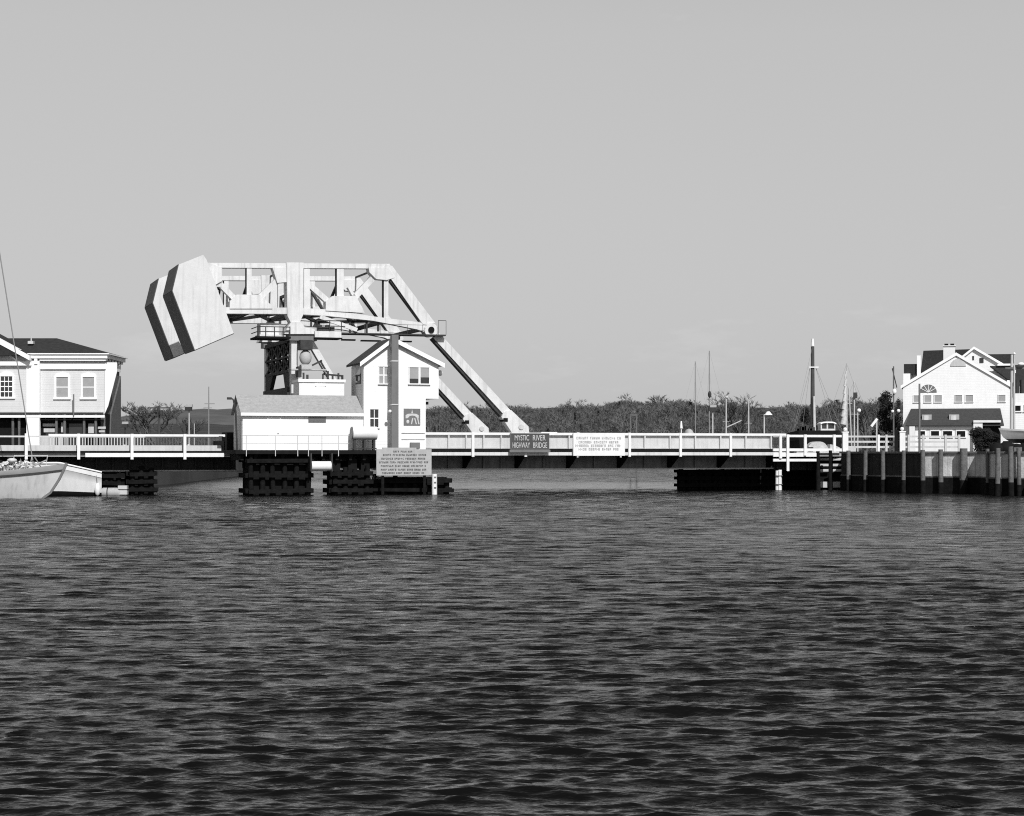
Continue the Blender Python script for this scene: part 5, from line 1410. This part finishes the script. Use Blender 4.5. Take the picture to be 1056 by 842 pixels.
# ------------------------------------------------------------------ water
def make_water():
    OY = -3.0
    ratio = 1.0012
    d = [8.0]
    while d[-1] < 330: d.append(d[-1] * ratio)
    d = np.array(d); s = np.arange(-.42, .4201, .003)
    D, Sg = np.meshgrid(d, s, indexing='ij')
    X = (D * Sg).ravel(); Y = (OY + D).ravel(); dist = D.ravel()
    crow, ccol = dist * .0012, dist * .003
    rng = np.random.default_rng(11)
    Z = np.zeros_like(X); DX = np.zeros_like(X); DY = np.zeros_like(X)
    lost = np.zeros_like(X)
    gust = .84 + .36 * np.sin(X * .11 + .6 * np.sin(Y * .07)) * np.sin(Y * .055 + 1.0) + .18 * np.sin(X * .31 + 2) * np.sin(Y * .17)
    n = 110
    lam = np.exp(np.linspace(np.log(.05), np.log(1.5), n))
    for i in range(n):
        L = lam[i] * rng.uniform(.93, 1.07); k = 2 * np.pi / L
        ang = rng.normal(0, .28) + .05
        kx, ky = k * math.sin(ang), k * math.cos(ang)
        slope = WSLOPE * (1.0 if L < .24 else (.22 / L) ** .72) * (L / .1 if L < .1 else 1)
        a = slope / k
        att = np.clip((np.minimum(L / abs(math.cos(ang)) / crow, L / max(.02, abs(math.sin(ang))) / ccol) - 2.5) / 3.0, 0, 1)
        ph = kx * X + ky * Y + rng.uniform(0, 6.283)
        A = a * att * gust
        Z += A * np.cos(ph); DX -= A * np.sin(ph) * math.sin(ang) * .8; DY -= A * np.sin(ph) * math.cos(ang) * .8
        lost += (1 - att) / n
    calm = 1 / (1 + np.exp(-(Y - 122.5) / 1.0))
    calm = calm * (1 - 1 / (1 + np.exp(-(Y - 152) / 2.5)))
    f = 1 - .7 * calm
    V = np.stack([X + DX * f, Y + DY * f, Z * f], 1)
    nr, nc = len(d), len(s)
    idx = np.arange(nr * nc).reshape(nr, nc)
    Fq = np.stack([idx[:-1, :-1], idx[:-1, 1:], idx[1:, 1:], idx[1:, :-1]], -1).reshape(-1, 4)
    # flat outer water: left, right and beyond
    e = 330 + OY; far = 900.0
    bl, br_ = s[0], s[-1]
    ext = np.array([(-900, OY + 3, 0), (d[0] * bl, OY + 3, 0), (d[-1] * bl, OY + d[-1], 0), (-900, OY + d[-1], 0),
                    (d[0] * br_, OY + 3, 0), (900, OY + 3, 0), (900, OY + d[-1], 0), (d[-1] * br_, OY + d[-1], 0),
                    (-900, far, 0), (900, far, 0), (-900, -80, 0), (900, -80, 0)])
    b = len(V)
    V = np.concatenate([V, ext])
    quads = [(b, b + 1, b + 2, b + 3), (b + 4, b + 5, b + 6, b + 7), (b + 3, b + 6, b + 9, b + 8), (b + 10, b + 11, b + 5, b)]
    me = bpy.data.meshes.new('water')
    allf = np.concatenate([Fq, np.array(quads)])
    me.vertices.add(len(V)); me.vertices.foreach_set('co', V.astype(np.float32).ravel())
    me.loops.add(len(allf) * 4); me.loops.foreach_set('vertex_index', allf.astype(np.int32).ravel())
    me.polygons.add(len(allf)); me.polygons.foreach_set('loop_start', np.arange(0, len(allf) * 4, 4, dtype=np.int32))
    me.update(calc_edges=True)
    me.polygons.foreach_set('use_smooth', np.ones(len(allf), dtype=bool))
    at = me.attributes.new('lost', 'FLOAT', 'POINT'); at.data.foreach_set('value', np.concatenate([lost, np.ones(len(ext))]).astype(np.float32))
    at = me.attributes.new('calm', 'FLOAT', 'POINT'); at.data.foreach_set('value', np.concatenate([calm, np.zeros(len(ext))]).astype(np.float32))
    me.validate()
    m = bpy.data.materials.new('river_water'); m.use_nodes = True
    nt = m.node_tree; N = nt.nodes; L_ = nt.links
    p = N['Principled BSDF']
    p.inputs['Base Color'].default_value = (.001, .001, .001, 1); p.inputs['Roughness'].default_value = .1; p.inputs['IOR'].default_value = 1.38
    ge = N.new('ShaderNodeNewGeometry')
    def noise(sx, sy, sc, det, rot=.12):
        mp = N.new('ShaderNodeMapping'); mp.inputs['Scale'].default_value = (sx, sy, 1); mp.inputs['Rotation'].default_value = (0, 0, rot)
        L_.new(ge.outputs['Position'], mp.inputs['Vector'])
        n_ = N.new('ShaderNodeTexNoise'); n_.inputs['Scale'].default_value = sc; n_.inputs['Detail'].default_value = det; n_.inputs['Roughness'].default_value = .55
        L_.new(mp.outputs['Vector'], n_.inputs['Vector']); return n_.outputs['Fac']
    lostn = N.new('ShaderNodeAttribute'); lostn.attribute_name = 'lost'
    calmn = N.new('ShaderNodeAttribute'); calmn.attribute_name = 'calm'
    inv = N.new('ShaderNodeMath'); inv.operation = 'MULTIPLY_ADD'; inv.inputs[1].default_value = -.9; inv.inputs[2].default_value = 1
    L_.new(calmn.outputs['Fac'], inv.inputs[0])
    def mul(a, b_):
        q = N.new('ShaderNodeMath'); q.operation = 'MULTIPLY'
        for i, x in enumerate((a, b_)):
            if isinstance(x, (int, float)): q.inputs[i].default_value = x
            else: L_.new(x, q.inputs[i])
        return q.outputs[0]
    def add(a, b_):
        q = N.new('ShaderNodeMath'); q.operation = 'ADD'; L_.new(a, q.inputs[0]); L_.new(b_, q.inputs[1]); return q.outputs[0]
    small = mul(noise(.55, 1.0, 9.0, 3), BUMP_S)
    big = mul(mul(noise(.4, 1.0, 1.5, 6), lostn.outputs['Fac']), BUMP_B)
    hgt = mul(add(small, big), inv.outputs[0])
    bp = N.new('ShaderNodeBump'); bp.inputs['Strength'].default_value = 1.0; bp.inputs['Distance'].default_value = 1.0
    L_.new(hgt, bp.inputs['Height']); L_.new(bp.outputs['Normal'], p.inputs['Normal'])
    me.materials.append(m)
    o = bpy.data.objects.new('water', me); COL.objects.link(o)
    tag(o, 'dark choppy river water filling the foreground', 'water', None, 'structure')
WSLOPE, BUMP_S, BUMP_B = .053, .016, .8
make_water()

# ------------------------------------------------------------------ camera, sun, sky
cam = bpy.data.cameras.new('camera'); co_ = bpy.data.objects.new('camera', cam); COL.objects.link(co_)
co_.location = (0, 0, EYE); co_.rotation_euler = (math.radians(90), 0, 0)
cam.sensor_width = 36.0; cam.lens = F / 1056 * 36.0
cam.shift_y = (HY - 421.0) / 1056.0
cam.clip_start = .1; cam.clip_end = 8000
S.camera = co_

az, el = math.radians(20), math.radians(42)      # sun behind the viewer, to the right
sd_ = Vector((math.sin(az) * math.cos(el), -math.cos(az) * math.cos(el), math.sin(el)))
sun = bpy.data.lights.new('sun', 'SUN'); sun.energy = SUN = 4.6; sun.angle = math.radians(.5); sun.color = (1, 1, 1)
so = bpy.data.objects.new('sun', sun); COL.objects.link(so)
so.rotation_euler = sd_.to_track_quat('Z', 'Y').to_euler(); so.location = (20, -20, 40)

w = bpy.data.worlds.new('World'); S.world = w; w.use_nodes = True
nt = w.node_tree; N = nt.nodes; L = nt.links
bg = N['Background']
sky = N.new('ShaderNodeTexSky'); sky.sky_type = 'NISHITA'; sky.sun_disc = False
sky.sun_elevation = el; sky.sun_rotation = math.radians(160)
sky.air_density = 1.0; sky.dust_density = .6; sky.ozone_density = 1.0
sc_ = N.new('ShaderNodeSeparateColor'); L.new(sky.outputs[0], sc_.inputs[0])
# black-and-white film: the picture records the blue light of the sky
tc = N.new('ShaderNodeTexCoord'); mp = N.new('ShaderNodeMapping'); mp.inputs['Scale'].default_value = (8, 8, 30)
L.new(tc.outputs['Generated'], mp.inputs['Vector'])
cn = N.new('ShaderNodeTexNoise'); cn.inputs['Scale'].default_value = 1.5; cn.inputs['Detail'].default_value = 6; cn.inputs['Roughness'].default_value = .6
L.new(mp.outputs['Vector'], cn.inputs['Vector'])
cr = N.new('ShaderNodeMapRange'); cr.inputs['From Min'].default_value = .62; cr.inputs['From Max'].default_value = .82; cr.inputs['To Min'].default_value = 1.0; cr.inputs['To Max'].default_value = 1.1
sxyz = N.new('ShaderNodeSeparateXYZ'); L.new(tc.outputs['Generated'], sxyz.inputs[0])
lo = N.new('ShaderNodeMapRange'); lo.inputs['From Min'].default_value = .05; lo.inputs['From Max'].default_value = .13; lo.inputs['To Min'].default_value = .1; lo.inputs['To Max'].default_value = -.06
L.new(sxyz.outputs[2], lo.inputs['Value'])
cm = N.new('ShaderNodeMath'); cm.operation = 'ADD'; L.new(cn.outputs['Fac'], cm.inputs[0]); L.new(lo.outputs['Result'], cm.inputs[1])
L.new(cm.outputs[0], cr.inputs['Value'])
mu = N.new('ShaderNodeMath'); mu.operation = 'MULTIPLY'; s2 = N.new('ShaderNodeSeparateXYZ'); L.new(tc.outputs['Generated'], s2.inputs[0])
lv_ = N.new('ShaderNodeMapRange'); lv_.inputs['From Min'].default_value = .22; lv_.inputs['From Max'].default_value = .36; lv_.inputs['To Min'].default_value = .75; lv_.inputs['To Max'].default_value = 0.0
L.new(s2.outputs[2], lv_.inputs['Value'])
mx = N.new('ShaderNodeMix'); mx.data_type = 'FLOAT'; mx.inputs[3].default_value = 7.0   # hazy lower sky, even in tone
L.new(lv_.outputs['Result'], mx.inputs[0]); L.new(sc_.outputs[2], mx.inputs[2])
L.new(mx.outputs[0], mu.inputs[0]); L.new(cr.outputs['Result'], mu.inputs[1])
cc_ = N.new('ShaderNodeCombineColor')
for i in range(3): L.new(mu.outputs[0], cc_.inputs[i])
L.new(cc_.outputs[0], bg.inputs['Color']); bg.inputs['Strength'].default_value = .079

S.render.engine = 'CYCLES'
S.cycles.max_bounces = 6; S.cycles.use_denoising = False; S.cycles.filter_width = 1.1; S.cycles.sample_clamp_direct = 1.6; S.cycles.sample_clamp_indirect = 1.6
S.view_settings.view_transform = 'Standard'; S.view_settings.look = 'None'
S.view_settings.exposure = 0.0; S.view_settings.gamma = 1.0
S.view_settings.use_curve_mapping = False
S.render.resolution_x, S.render.resolution_y = 1024, 816
